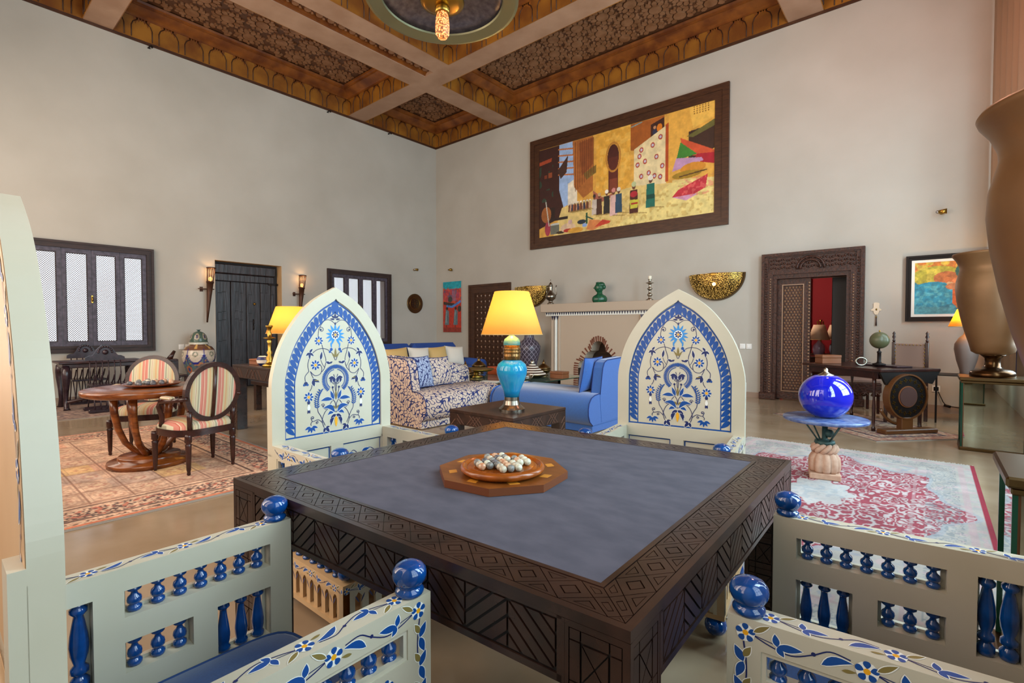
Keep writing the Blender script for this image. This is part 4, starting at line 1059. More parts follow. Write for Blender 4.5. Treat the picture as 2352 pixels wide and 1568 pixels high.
d_ = mb.build('solitaire_tray'); at(d_, (dc[0], dc[1], TZ+.024)); tag(d_, 'round polished wooden solitaire tray with a raised rim', 'tray')
e1 = Vector((.876, -.482)); e2 = Vector((.482, .876)); C0 = Vector((-1.075, 1.2225)); protos = []
r = random.Random(11); cols = {(-3): [3, 1, 0], (-2): [3, 0, 1]}
grid = [0, 3, 3, 3, 3, 0, 0, 1, 0, 3, 0, 1, 1, 2, 3, 1, 2, 2, 2, 0, 4, 0, 4, 4, 4, 1, 4, 0, 2, 4, 1, 4, 4]
k = 0
for j in range(-3, 4):
    for i in range(-3, 4):
        if abs(i) > 1 and abs(j) > 1: continue
        g_ = grid[k % len(grid)]; k += 1
        if i == 0 and j == 1: continue
        p = C0+e1*(i*.0262)+e2*(j*.0262)
        if len(protos) < 5: mm = len(protos); g_ = mm; o = MB().ball((0, 0, 0), .0122, 'marble_%d' % mm, 20, 12).build('marble_ball'); protos.append(o)
        else: o = protos[g_].copy(); COL.objects.link(o)
        o.location = (p.x, p.y, TZ+.024+.0235+.0118); o.rotation_euler = (r.random()*6, r.random()*6, 0)
        tag(o, '%s stone ball, %s from left in the tray\'s %s row from the front' % (('grey', 'cream', 'orange-brown', 'charcoal', 'pale green')[g_], ORD[i+3 if abs(j) < 2 else i+1], ORD[j+3]), 'marble', 'stone balls in the solitaire tray')

# ================================================================== RUGS (flat woven pattern in a colour attribute on thin geometry)
def rug_sheet(name, corner, ax, ay, w, h, P, label, rz=0):
    n, m_ = P.w, P.h; o = grid_colored(name, n, m_, lambda u, v: (u*w, v*h, .011), P.a, 'woven_rug')
    at(o, corner, rz); tag(o, label, 'rug')
    mb = MB(); mb.box(0, w, 0, h, .001, .010, 'rug_fringe'); mb.build('rug_edge', o); return o
def fringe(o, w, h, sides='lr', d=.05):
    mb = MB(); r = random.Random(2)
    for k in range(int((h if sides == 'lr' else w)/.02)):
        t = k*.02+.01*r.random()
        for s in (0, 1):
            a = (-d*(.7+.5*r.random()) if s == 0 else (w if sides == 'lr' else h)+d*(.7+.5*r.random())); b = 0 if s == 0 else (w if sides == 'lr' else h)
            x0, x1 = min(a, b), max(a, b)
            if sides == 'lr': mb.box(x0, x1, t, t+.012, .001, .006, 'rug_fringe')
            else: mb.box(t, t+.012, x0, x1, .001, .006, 'rug_fringe')
    q = mb.build('fringe', o); q['kind'] = 'stuff'; q['label'] = 'cream rug fringe'
# panelled garden rug on the left: X along the long side
P = Paint(560, 434, '#d0aa8e', 3); U, V = P.U*3.75, P.V*2.9
ed = np.minimum(np.minimum(U, 3.75-U), np.minimum(V, 2.9-V))
n1, n2 = P.noise(110, 1), P.noise(200, 5)
P.put(n1 > .62, '#bc8c70', .5).put(n2 > .64, '#9c7864', .5).put(n2 < .25, '#dcc0a0', .6)
fu, fv = (U-.5) % .34, (V-.5) % .27*1.26; inner = ed > .5
iu, iv = ((U-.5)//.34).astype(int), ((V-.5)//.34).astype(int); hsh = (iu*7+iv*13+iu*iv*3) % 11
for k, c in ((1, '#d8a84c'), (4, '#c8866a'), (6, '#d8b89c'), (9, '#b89078'), (3, '#a89088')): P.put(inner & (hsh == k), c, .35)
cell = np.minimum(np.minimum(fu, .34-fu), np.minimum(fv, .34-fv)); P.put(inner & (cell < .009), '#8a6250', .8); P.put(inner & (cell > .03) & (cell < .04), '#8c6858', .35)
dd = np.hypot(fu-.17, fv-.17); P.put(inner & (dd < .075) & (dd > .045) & (n2 > .4), '#a86a56', .5); P.put(inner & (dd < .03), '#d8b890', .5)
P.put((ed < .47) & (ed > .45), '#5a3c34').put((ed < .40) & (ed > .18) & (n2 > .5), '#4c3836', .8).put((ed < .40) & (ed > .18) & (n1 > .7), '#b8604c', .7)
P.put((ed < .17) & (ed > .15), '#4a3430').put((ed < .12) & (ed > .07) & (n2 > .55), '#5a4038', .8); P.put(ed < .06, '#c0603e', .8).put(ed < .022, '#8c8478')
P.grain(.18, 4); RL = rug_sheet('persian_rug', (-7.95, -.55, 0), 0, 0, 3.75, 2.9, P, 'salmon rug divided into small garden squares, under the round table')
# pale rug with a crimson medallion on the right
P = Paint(300, 480, '#aaa49d', 9); w, h = 1.98, 4.0; U, V = P.U*w, P.V*h; ed = np.minimum(np.minimum(U, w-U), np.minimum(V, h-V))
n1, n2, n3 = P.noise(60, 2), P.noise(110, 3), P.noise(24, 8)
P.put(n2 > .62, '#9c9c9e', .5).put(n1 > .7, '#c09aa0', .4)
cx, cy = .98, 2.25; ang = np.arctan2((V-cy), (U-cx)*1.55); rr = np.hypot((U-cx)*1.55, V-cy)
lim = 1.28*(1+.09*np.cos(ang*8)+.04*np.cos(ang*16)); med = (rr < lim); ves = np.abs(((n1*3+n2*.8) % 1)-.5)
P.put(med, '#8c2a3a', .85); P.put(med & (ves < .2), '#b6adab', .95); P.put(med & (rr < .34*(1+.15*np.cos(ang*8))), '#b2b0ad', .95); P.put(med & (rr < .3) & (n2 > .6), '#9a9ea4', .6)
P.put((rr > lim) & (rr < lim+.05), '#8a94a4', .45); P.put((~med) & (ed > .42) & (n3 > .62) & (n2 > .45), '#8c94a2', .5)
P.put((ed < .42) & (ed > .40), '#a68e8e', .6).put((ed < .34) & (ed > .14) & (np.abs(((n2*3) % 1)-.5) < .16), '#7c8488', .7).put((ed < .12) & (ed > .08), '#b4989a', .6); P.put(U > w-.03, '#8c2236')
P.grain(.12, 5); RR_ = rug_sheet('medallion_rug', (-1.65, 2.33, 0), 0, 0, w, h, P, 'pale rug with a large crimson medallion, under the marble-topped pedestal'); fringe(RR_, w, h, 'tb')
# small rugs
P = Paint(190, 120, '#b09a84', 12); w, h = 1.9, 1.25; U, V = P.U*w, P.V*h; ed = np.minimum(np.minimum(U, w-U), np.minimum(V, h-V)); n1, n2 = P.noise(30, 4), P.noise(60, 6)
P.put(n1 > .6, '#8a5a50', .7).put(n2 > .66, '#4a4458', .6).put((ed < .2) & (ed > .17), '#2c2838').put((ed < .16) & (n2 > .5), '#b07860', .6).put(ed < .02, '#26222c'); P.grain(.15)
rug_sheet('small_rug', (-.456, 7.02, 0), 0, 0, w, h, P, 'small faded persian rug lying askew under the writing desk', 136.1-90+0) if False else None
o = rug_sheet('small_rug', (.41, 7.88, 0), 0, 0, w, h, P, 'small faded persian rug lying askew under the writing desk'); o.location = (-.456, 7.02, 0); o.rotation_euler = (0, 0, math.radians(46)); 
o.data.transform(Matrix(((0, 1, 0, 0), (1, 0, 0, 0), (0, 0, 1, 0), (0, 0, 0, 1)))); o.children[0].data.transform(Matrix(((0, 1, 0, 0), (1, 0, 0, 0), (0, 0, 1, 0), (0, 0, 0, 1)))); o.data.flip_normals()
P = Paint(140, 160, '#8a7468', 21); n1, n2 = P.noise(30, 4), P.noise(60, 6); P.put(n1 > .6, '#a88878', .7).put(n2 > .62, '#4c3c40', .6); P.grain(.15)
rug_sheet('small_rug', (-11.1, .7, 0), 0, 0, 1.75, 2.3, P, 'small brown rug in front of the wall under the lattice window')

# ================================================================== PICTURES
def picture(name, x0, x1, z0, z1, P, label, fw_=0, fmat='frame_wood', mat_w=0, depth=.06, cat='painting'):
    t = thing(name, label, cat, ((x0+x1)/2, YW, z0)); w, h = x1-x0, z1-z0; f = lambda a, b, d: (a, -d, b); d0 = .0
    if fw_:
        R = lambda q: [(-w/2+q, q), (w/2-q, q), (w/2-q, h-q), (-w/2+q, h-q)]
        mb = MB(); mb.ring(R(0), R(fw_*.45), f, 0, depth, fmat); mb.ring(R(fw_*.45), R(fw_), f, 0, depth*.6, fmat); mb.build('frame', t)
        if mat_w: mb = MB(); mb.ring(R(fw_), R(fw_+mat_w), f, 0, depth*.45, 'paint_white'); o = mb.build('inner_mount', t); o['label'] = 'pale inner mount'
        d0 = fw_+mat_w; dd = depth*.3
    else:
        mb = MB(); mb.box(-w/2, w/2, -depth+.002, -.001, 0, h, 'rug_fringe'); mb.build('stretcher', t); dd = depth
    grid_colored('canvas', P.w, P.h, lambda u, v: (-w/2+d0+u*(w-2*d0), -dd, d0+v*(h-2*d0)), P.a, 'painted_canvas', t); return t
P = Paint(460, 230, '#d8a850', 1)
P.put(P.V > .30, '#d9a348').put(P.noise(12, 3) > .55, '#c88c34', .4)
P.poly([(0, 1), (.16, 1), (.2, .8), (.16, .2), (0, .1)], '#3a1a14'); P.poly([(.14, 1), (.24, 1), (.24, .35), (.17, .3), (.14, .5)], '#9ab4dc'); P.poly([(.2, .55), (.26, .6), (.26, .25), (.2, .25)], '#e8dcc4')
for k in range(5): P.line(.14, .95-.07*k, .24, .92-.07*k, .008, '#b87040')
P.poly([(.23, 1), (.36, 1), (.36, .42), (.3, .36), (.24, .5)], '#a8642c'); P.poly([(.27, .96), (.36, .98), (.36, .7), (.29, .6)], '#8a4a20'); P.poly([(.3, .62), (.4, .7), (.4, .62), (.32, .55)], '#7a6028')
for k in range(9): P.line(.25+.014*k, .45+.02*k, .25+.014*k, .98, .0022, '#6c3418', .8)
P.poly([(.38, 1), (.58, 1), (.58, .3), (.38, .34)], '#dca23c'); P.put((P.noise(20, 5) > .6) & (P.U > .38) & (P.U < .58) & (P.V > .35), '#e8b858', .6)
P.ell(.482, .72, .034, .13, '#4a1c14'); P.rect(.455, .51, .34, .72, '#5a2418'); P.rect(.46, .507, .34, .5, '#7c3a24'); P.put((((P.U-.482)/.045)**2+((P.V-.72)/.155)**2 < 1) & (((P.U-.482)/.036)**2+((P.V-.72)/.135)**2 > 1), '#b87c30')
P.poly([(.58, 1), (.76, 1), (.76, .66), (.58, .74)], '#a0561c'); P.poly([(.69, .94), (.76, .98), (.76, .78), (.69, .76)], '#3c1c14'); P.ell(.71, .86, .012, .03, '#2c3048'); P.ell(.735, .89, .014, .04, '#d87818'); P.ell(.71, .905, .007, .016, '#c08860')
P.line(.585, .97, .64, .99, .005, '#7a9898'); P.poly([(.60, .74), (.775, .90), (.77, .34), (.60, .38)], '#e0cc9c'); P.poly([(.765, .9), (.785, .92), (.78, .36), (.765, .36)], '#b0481c')
for (x, y) in ((.64, .72), (.70, .74), (.74, .80), (.62, .58), (.66, .60), (.72, .62), (.75, .52), (.64, .46), (.68, .48), (.74, .42), (.63, .66), (.71, .44)):
    P.ell(x, y, .011, .026, '#a8382c'); P.ell(x, y, .006, .014, '#c0b8c8')
P.poly([(.16, .3), (.6, .38), (.8, .34), (.8, .36), (1, .34), (1, 0), (.1, 0)], '#dcc078') ; P.poly([(.8, .34), (1, .32), (1, .0), (.5, 0)], '#e4d488', .6); P.put((P.noise(40, 12) > .66) & (P.V < .3) & (P.U > .3), '#b8944c', .5)
P.poly([(.78, 1), (1, 1), (1, .32), (.78, .38)], '#dca444'); P.poly([(.88, 1), (1, 1), (1, .86), (.9, .8)], '#e6b450'); 
for k in range(6):
    for j in range(4): P.ell(.905+.013*k, .93+.02*j-.01*k*0, .0035, .006, '#8c5c20')
P.poly([(.88, .78), (1, .80), (1, .58), (.9, .5), (.88, .52)], '#3c2418'); P.poly([(.87, .74), (1, .84), (1, .78), (.9, .72)], '#66602c')
P.poly([(.84, .74), (1, .56), (1, .5), (.85, .58)], '#c8502c'); P.poly([(.84, .70), (.92, .56), (.82, .54)], '#3c7c2c'); P.poly([(.92, .56), (1, .54), (1, .44), (.9, .5)], '#a81c2c')
P.poly([(.82, .56), (.94, .52), (.95, .49), (.8, .44)], '#b88cb0'); P.ell(.9, .44, .06, .05, '#c88428'); P.ell(.87, .39, .07, .035, '#a07c20'); P.line(.84, .38, .96, .40, .006, '#5a3c18')
P.poly([(.83, .26), (.97, .36), (.96, .24), (.86, .16), (.80, .2)], '#b82c38'); P.poly([(.80, .2), (.93, .2), (.87, .15)], '#c890b0'); P.put((P.noise(50, 9) > .6) & (P.U > .83) & (P.V > .18) & (P.V < .35), '#e07868', .5)

P.poly([(.36, .42), (.42, .33), (.46, .34), (.5, .37), (.46, .3), (.40, .28), (.37, .3)], '#a8604c')
def fig(x, y, s, c, hc='#e8dcc8', c2=None):
    P.poly([(x-.017*s, y), (x+.017*s, y), (x+.014*s, y+.16*s), (x-.014*s, y+.16*s)], c)
    if c2: P.rect(x-.015*s, x+.015*s, y+.06*s, y+.09*s, c2)
    P.ell(x, y+.185*s, .007*s, .022*s, '#6a3c28'); P.ell(x, y+.2*s, .009*s, .018*s, hc); P.poly([(x-.01, y), (x+.05*s, y-.02), (x+.05*s, y-.01), (x, y+.01)], '#8a6c34', .6)
for a in ((.37, .16, 1, '#c8b8ac', '#3a2c28'), (.40, .155, 1.05, '#4a2c20', '#c8a878'), (.445, .15, 1.15, '#2c2824', '#e8e0d0'), (.485, .12, 1.3, '#d8b0a8', '#d08880'), (.515, .14, 1.2, '#2c4860', '#d8d0c0'), (.60, .11, 1.45, '#4c2018', '#b8c090', '#c8b038'), (.69, .14, 1.45, '#1c6858', '#e8e0d0', '#124438')): fig(*a)
P.poly([(.58, .16), (.62, .16), (.63, .24), (.58, .25)], '#c8c040'); P.rect(.585, .622, .2, .215, '#b02c24'); P.ell(.6, .3, .02, .03, '#a82430')
for k in range(14): fig(.21+.01*k+.003*math.sin(k*3), .24, .45, ('#6a3c28', '#c89878', '#3c3848', '#a85c30')[k % 4])
P.rect(.02, .11, .2, .32, '#2a1812'); P.rect(.08, .2, .17, .2, '#2c1c18'); P.ell(.05, .25, .035, .09, '#9c5c2c'); P.ell(.06, .09, .02, .08, '#9c3848'); P.rect(.08, .14, .02, .12, '#6c6c60'); P.ell(.11, .13, .032, .012, '#c0c4c0'); P.ell(.15, .03, .03, .016, '#3c2c1c')
P.ell(.2, .07, .05, .05, '#d8b898'); P.ell(.2, .04, .03, .02, '#b03028'); P.ell(.25, .03, .05, .03, '#d09838'); P.ell(.29, .11, .028, .024, '#22303c'); P.ell(.31, .07, .016, .02, '#88a4d8'); P.rect(.318, .328, .08, .2, '#1c4c30'); P.line(.32, .16, .36, .12, .005, '#1c4c40')
P.poly([(.32, .02), (.34, .12), (.40, .10), (.44, .06), (.42, .04), (.36, .0)], '#d08048'); P.poly([(.37, .03), (.42, .1), (.47, .07), (.46, .05)], '#c03c28'); P.ell(.215, .13, .014, .025, '#c8a4a0')
P.line(.045, .42, .07, .12, .003, '#c8c4b8'); P.poly([(0, .86), (.09, .88), (.085, .84), (0, .82)], '#b84c28', .8); P.rect(.065, .09, .66, .72, '#a8542c', .8); P.rect(.035, .055, .66, .70, '#8c4024', .8); P.put((P.noise(14, 22) > .6) & (P.U < .1) & (P.V > .4) & (P.V < .8), '#2c4434', .8)
P.poly([(.13, .72), (.2, .86), (.19, .68), (.15, .62)], '#43281f'); P.grain(.12, 7)
picture('large_painting', -7.88, -3.03, 3.32, 6.05, P, 'very large framed painting of an eastern market street above the fireplace', .27, 'frame_wood')
P = Paint(70, 130, '#b03424', 2); P.put(P.V > .84, '#1c98a8'); P.put((P.V < .86) & (P.V > .62), '#a83c48'); P.put((P.noise(26, 3) > .55) & (P.V < .88) & (P.V > .56), '#c85030', .8); P.put((P.noise(20, 8) > .66) & (P.V < .84) & (P.V > .6), '#5c5070', .8)
P.rect(.5, .72, .62, .82, '#8c6078', .8); P.rect(.74, .9, .66, .78, '#b04058'); P.line(.05, .58, .6, .54, .03, '#3c2c28'); P.line(.5, .5, .95, .6, .025, '#4a78b8'); P.line(.2, .52, .5, .5, .02, '#4a78b8'); P.ell(.9, .46, .1, .06, '#3c3028'); P.ell(.4, .65, .12, .06, '#3c3c38')
for x in (.22, .7): P.poly([(x-.13, .14), (x+.1, .14), (x+.1, .42), (x-.06, .46)], '#5c7078'); P.ell(x, .47, .06, .03, '#2c2420'); P.line(x-.05, .2, x-.02, .4, .015, '#8ca0a0'); P.rect(x-.05, x, .09, .14, '#6c3428')
P.put(P.V < .09, '#7c2c20', .7); P.grain(.2)
picture('tall_canvas', -11.21, -10.43, 1.20, 2.69, P, 'narrow unframed red and turquoise canvas beside the cupboard doors', depth=.04)
P = Paint(110, 110, '#2c7890', 5); n1 = P.noise(9, 3); n2 = P.noise(20, 4)
P.put(P.V > .8, '#c8782c'); P.ell(.3, .72, .34, .2, '#a8a034'); P.put((n1 > .5) & (P.V > .6) & (P.U < .55), '#c8b848', .8); P.ell(.42, .68, .17, .13, '#b06838'); P.ell(.62, .6, .14, .1, '#c87848'); P.ell(.75, .8, .22, .2, '#2c5c58')
P.ell(.25, .38, .34, .24, '#2888a8'); P.put((n2 > .55) & (P.V < .55) & (P.U < .6), '#58a8b8', .7); P.poly([(.5, .5), (1, .56), (1, .1), (.62, .06), (.5, .2)], '#b85820'); P.put((n2 > .5) & (P.U > .55) & (P.V < .5), '#d88428', .7)
P.line(.45, .58, .75, .46, .03, '#c8a880'); P.ell(.5, .52, .09, .06, '#b87850'); P.poly([(0, 0), (.7, 0), (.5, .12), (0, .16)], '#4a90a0'); P.grain(.25)
picture('framed_painting', -.318, .80, 1.416, 2.44, P, 'dark framed abstract painting in blue, yellow and orange behind the brown vases', .07, 'iron', .04)

# ================================================================== WALL PIECES
def sconce(cx, label):
    t = thing('wall_sconce', label, 'sconce', (cx, YW, 2.37), 0, 'pierced brass wall sconces'); Rx, Rz, Ry = .54, .52, .26
    def pt(a, e, k=1): # a: 0..pi around the half disc; e: 0 rim at wall .. 1 centre bulge
        rr = math.cos(e*pi/2*.93); return (k*Rx*rr*math.cos(a), -.02-Ry*math.sin(e*pi/2), -k*Rz*rr*abs(math.sin(a)))
    for nm, e0, e1, m_ in (('rim', 0, .22, 'old_brass'), ('pierced_bowl', .22, 1, 'pierced_brass')):
        mb = MB(); n, k = 36, 10; vs = [pt(pi*i/n, e0+(e1-e0)*j/k) for j in range(k+1) for i in range(n+1)]
        fs = [(j*(n+1)+i, j*(n+1)+i+1, (j+1)*(n+1)+i+1, (j+1)*(n+1)+i) for j in range(k) for i in range(n)]
        mb.add(vs, fs, m_, True); mb.build(nm, t)
    mb = MB(); mb.lathe([(.001, -.11), (.07, -.10), (.11, -.06), (.125, -.01), (.12, .0), (.001, 0)], 'brass', (0, -.21, .0), 20, sq=.55); mb.build('cap', t)
    mb = MB(); mb.tube([(-Rx, -.03, 0), (-.2, -.15, .005), (0, -.26, .005), (.2, -.15, .005), (Rx, -.03, 0)], .008, 'brass', 6); mb.build('top_edge', t)
    mb = MB(); mb.ball((.03, -.27, -.21), .034, 'bulb_glow', 10, 8); o = mb.build('bulb', t)
    point('sconce_light', (cx, YW-.2, 2.30), 5, (1, .66, .3), .04)
    return t
sconce(-3.24, 'pierced brass half-bowl wall lamp right of the fireplace, glowing'); sconce(-7.84, 'pierced brass half-bowl wall lamp left of the fireplace, glowing')
def torch(y, label):
    t = thing('wall_torch', label, 'torch', (XW+.13, y, 2.0), 0, 'iron torches beside the old door'); tx = .06
    f = lambda z: (0, .0+tx*(z+.57)*1.3, z)
    mb = MB(); mb.tube([f(-.57), f(-.3), f(0), f(.26)], .02, 'rust_iron', 14, rr=[.014, .028, .046, .064]); mb.tube([f(.25), f(.28)], .07, 'rust_iron', 16); mb.build('cone', t)
    mb = MB()
    for i in range(12):
        a = 2*pi*i/12; p = f(.28); q = f(.56); mb.tube([(p[0]+.06*math.cos(a), p[1]+.06*math.sin(a), p[2]), (q[0]+.076*math.cos(a), q[1]+.076*math.sin(a), q[2])], .006, 'rust_iron', 5)
    q = f(.56); mb.tube([(q[0]+.078*math.cos(2*pi*i/16), q[1]+.078*math.sin(2*pi*i/16), q[2]) for i in range(16)], .012, 'rust_iron', 6, True); mb.build('basket', t)
    mb = MB(); p = f(.33); mb.ball(p, .036, 'flame_glow', 12, 8, 1.3); mb.build('flame_bulb', t)
    mb = MB(); mb.tube([(-.13, -.06, .12), (-.05, -.06, .12), (0, 0, .12)], .012, 'rust_iron', 6); mb.box(-.135, -.125, -.09, -.03, .07, .17, 'rust_iron'); mb.tube([(0, -.16, .12), (0, .14, .12)], .009, 'rust_iron', 6); mb.build('bracket', t)
    point('torch_light', (XW+.16, y+.1, 2.5), 3.5, (1, .55, .22), .04)
torch(3.76, 'iron cone torch on the wall left of the old door'); torch(5.72, 'iron cone torch on the wall right of the old door')
t = thing('brass_plate', 'round engraved brass plate hanging on the left wall near the corner', 'plate', (XW, 9.251, 2.035))
mb = MB(Matrix.Rotation(pi/2, 4, 'Y')); mb.lathe([(.275, .0), (.285, .03), (.27, .035), (.22, .02), (.19, .022), (.18, .018), (.001, .018)], 'old_brass', seg=40); mb.build('dish', t)
mb = MB(Matrix.Rotation(pi/2, 4, 'Y')); 
for i in range(8): a = 2*pi*i/8; mb.tube([(.09*math.cos(a)+.04*math.cos(2*pi*k/10), .09*math.sin(a)+.04*math.sin(2*pi*k/10), .022) for k in range(10)], .004, 'groove', 4, True)
mb.tube([(.18*math.cos(2*pi*k/30), .18*math.sin(2*pi*k/30), .022) for k in range(30)], .005, 'brass', 5, True); mb.build('engraving', t)
for loc, rz, l in (((-10.862, YW, 3.036), 0, 'small brass spotlight on the wall above the red canvas'), ((XW, 9.241, 3.02), 90, 'small brass spotlight on the left wall above the brass plate'), ((.096, YW, 3.08), 0, 'small brass spotlight on the wall above the framed abstract painting')):
    t = thing('spotlight', l, 'spotlight', loc, rz, 'brass wall spotlights')
    mb = MB(Matrix.Rotation(pi/2, 4, 'X')); mb.lathe([(.03, 0), (.032, .02), (.012, .03), (.012, .07)], 'brass', seg=14); mb.build('wall_rose', t)
    mb = MB(); mb.tube([(-.05, -.09, 0), (.06, -.09, .0)], .035, 'brass', 12, rr=[.022, .04]); mb.ball((-.05, -.09, 0), .024, 'steel', 10, 6); mb.build('lamp_head', t)
def plates(loc, rz, n, label, group=None, hole=False):
    t = thing('light_switch' if not hole else 'wall_socket', label, 'switch' if not hole else 'socket', loc, rz); 
    for i in range(n):
        mb = MB(); mb.box(-.05+.115*i, .05+.115*i, -.012, 0, -.05, .05, 'white_plastic', .004); mb.box(-.03+.115*i, .03+.115*i, -.018, -.011, -.03, .03, 'white_plastic' if not hole else 'iron', .003); mb.build('plate', t)
plates((-2.75, YW, .965), 0, 2, 'pair of white light switches left of the carved doorway'); plates((XW, 3.33, .935), 90, 3, 'row of three white switches left of the lidded vase'); plates((XW, 3.27, .335), 90, 1, 'white wall socket low beside the lidded vase', None, True); plates((.076, YW, .37), 0, 1, 'white wall socket with a black plug beside the far mirrored plinth', None, True)
mb = MB(); mb.tube([(.10, YW-.02, .33), (.16, YW-.05, .18), (.2, YW-.06, .12), (.42, YW-.06, .1)], .006, 'iron', 6); mb.tube([(.17, YW-.05, .13), (.25, YW-.06, .11)], .02, 'iron', 8); tag(mb.build('lamp_cord'), 'black cord with an inline switch hanging from the wall socket', 'cord')
t = thing('hamsa_ornament', 'pale hand-shaped wall ornament with a hanging tassel', 'ornament', (-.69, YW, 1.35))
mb = MB(); P_ = [(-.04, .21), (.04, .21), (.06, .27), (.10, .30), (.13, .29), (.10, .25), (.11, .26)]; P_ = [(0, .185), (.03, .195), (.055, .225), (.065, .26), (.10, .255), (.125, .28), (.10, .285), (.075, .30), (.06, .32), (.065, .385), (.03, .40), (-.03, .40), (-.065, .385), (-.06, .32), (-.075, .30), (-.10, .285), (-.125, .28), (-.10, .255), (-.065, .26), (-.055, .225), (-.03, .195)]
mb.prism(P_, lambda a, b, h: (a, -h, b), 0, .012, 'silver'); mb.build('hand_plate', t)
mb = MB(); mb.ball((0, -.014, .28), .02, 'brass', 8, 6); mb.build('eye_stud', t); mb = MB(); mb.tube([(0, -.01, .2), (0, -.01, .15)], .004, 'iron', 5); mb.tube([(0, -.012, .15), (0, -.012, .0)], .015, 'mahogany', 8, rr=[.01, .018]); mb.ball((0, -.012, .15), .018, 'brass', 8, 6); mb.build('tassel', t); t.scale = (.62, 1, .95)

# ================================================================== MANTEL OBJECTS
t = thing('ewer', 'tall engraved silver ewer on the left end of the mantel', 'ewer', (-7.0, 9.72, 1.885))
mb = MB(); mb.lathe([(.08, 0), (.085, .02), (.05, .05), (.045, .08), (.12, .14), (.135, .19), (.11, .24), (.05, .30), (.045, .36), (.055, .42), (.05, .44)], 'pewter', seg=20); mb.build('body', t)
mb = MB(); mb.lathe([(.055, .44), (.05, .47), (.035, .50), (.015, .52), (.01, .55), (.014, .57), (.002, .60)], 'pewter', seg=16); mb.build('lid', t)
mb = MB(); mb.tube([(.11, 0, .17), (.17, 0, .24), (.15, 0, .38), (.17, 0, .45)], .012, 'pewter', 7); mb.build('spout', t); mb = MB(); mb.tube([(-.05, 0, .42), (-.11, 0, .40), (-.12, 0, .30), (-.11, 0, .22)], .01, 'pewter', 7); mb.build('handle', t)
# green bust
t = thing('bust', 'dark green stone bust of a head in profile on the mantel', 'bust', (-5.68, 9.76, 1.885), 38)
def blob(mb, parts, m_):
    for (c, r, s) in parts:
        q = MB(Matrix.Translation(c) @ Matrix.Diagonal((s[0], s[1], s[2], 1))); q.ball((0, 0, 0), r, m_, 18, 12); mb.add(q.v, q.f, m_, True)
mb = MB(); mb.lathe([(.12, 0), (.15, .01), (.17, .06), (.165, .11), (.135, .15), (.08, .18), (.062, .20), (.058, .27)], 'green_bronze', seg=24, sq=.6); mb.build('shoulders', t)
mb = MB(); n, k = 32, 26; vs = []          # head with brow, nose, lips and chin, facing -X
for j in range(k+1):
    ph = pi*j/k
    for i in range(n):
        th = 2*pi*i/n; x, y, z = math.sin(ph)*math.cos(th), math.sin(ph)*math.sin(th)*.76, math.cos(ph)*1.2; fr_ = max(0, -math.cos(th)); dz = z
        r_ = 1+.42*math.exp(-((dz+.16)/.17)**2)*fr_**30+.18*math.exp(-((dz+.55)/.09)**2)*fr_**14+.20*math.exp(-((dz+.92)/.16)**2)*fr_**8+.10*math.exp(-((dz-.22)/.14)**2)*fr_**6-.12*math.exp(-((dz-.03)/.09)**2)*math.exp(-((abs(y)-.3)/.14)**2)*(x < 0)
        vs.append((x*r_*.098-.01, y*r_*.098, .338+z*.098))
mb.add(vs, [(j*n+i, (j+1)*n+i, (j+1)*n+(i+1) % n, j*n+(i+1) % n) for j in range(k) for i in range(n)], 'green_bronze', True); blob(mb, [((.0, .075, .333), .022, (.8, .5, 1.3)), ((.0, -.075, .333), .022, (.8, .5, 1.3))], 'green_bronze'); mb.build('head', t)
mb = MB(); blob(mb, [((.03, 0, .395), .092, (1, .88, .75)), ((.09, 0, .35), .05, (1, .9, 1.1)), ((-.035, 0, .437), .05, (1.1, 1.1, .5))], 'green_bronze'); mb.build('hair_wrap', t)
t = thing('candlestick', 'turned silver candlestick with a white candle on the right of the mantel', 'candlestick', (-4.47, 9.72, 1.885))
mb = MB(); mb.lathe([(.075, 0), (.08, .015), (.03, .05), (.025, .08), (.05, .10), (.055, .13), (.03, .15), (.022, .2), (.05, .235), (.055, .25), (.025, .27), (.03, .33), (.045, .35), (.08, .36), (.08, .37), (.03, .38), (.03, .42), (.045, .44)], 'silver', seg=18); mb.build('stem', t)
mb = MB(); mb.lathe([(.034, .43), (.034, .50), (.03, .51), (.004, .51), (.003, .53)], 'candle_wax', seg=14); mb.build('candle', t)
# dark lattice-pattern vase on the floor
t = thing('floor_vase', 'tall dark vase with a pale diamond lattice beside the fireplace', 'vase', (-7.42, 9.42, 0))
mb = MB(); mb.lathe([(.12, 0), (.13, .03), (.12, .08), (.15, .3), (.22, .55), (.275, .78), (.275, .88), (.22, .98), (.13, 1.05), (.115, 1.12), (.125, 1.2), (.19, 1.3), (.185, 1.31), (.17, 1.3)], 'dark_lattice_vase', seg=32); mb.build('body', t)

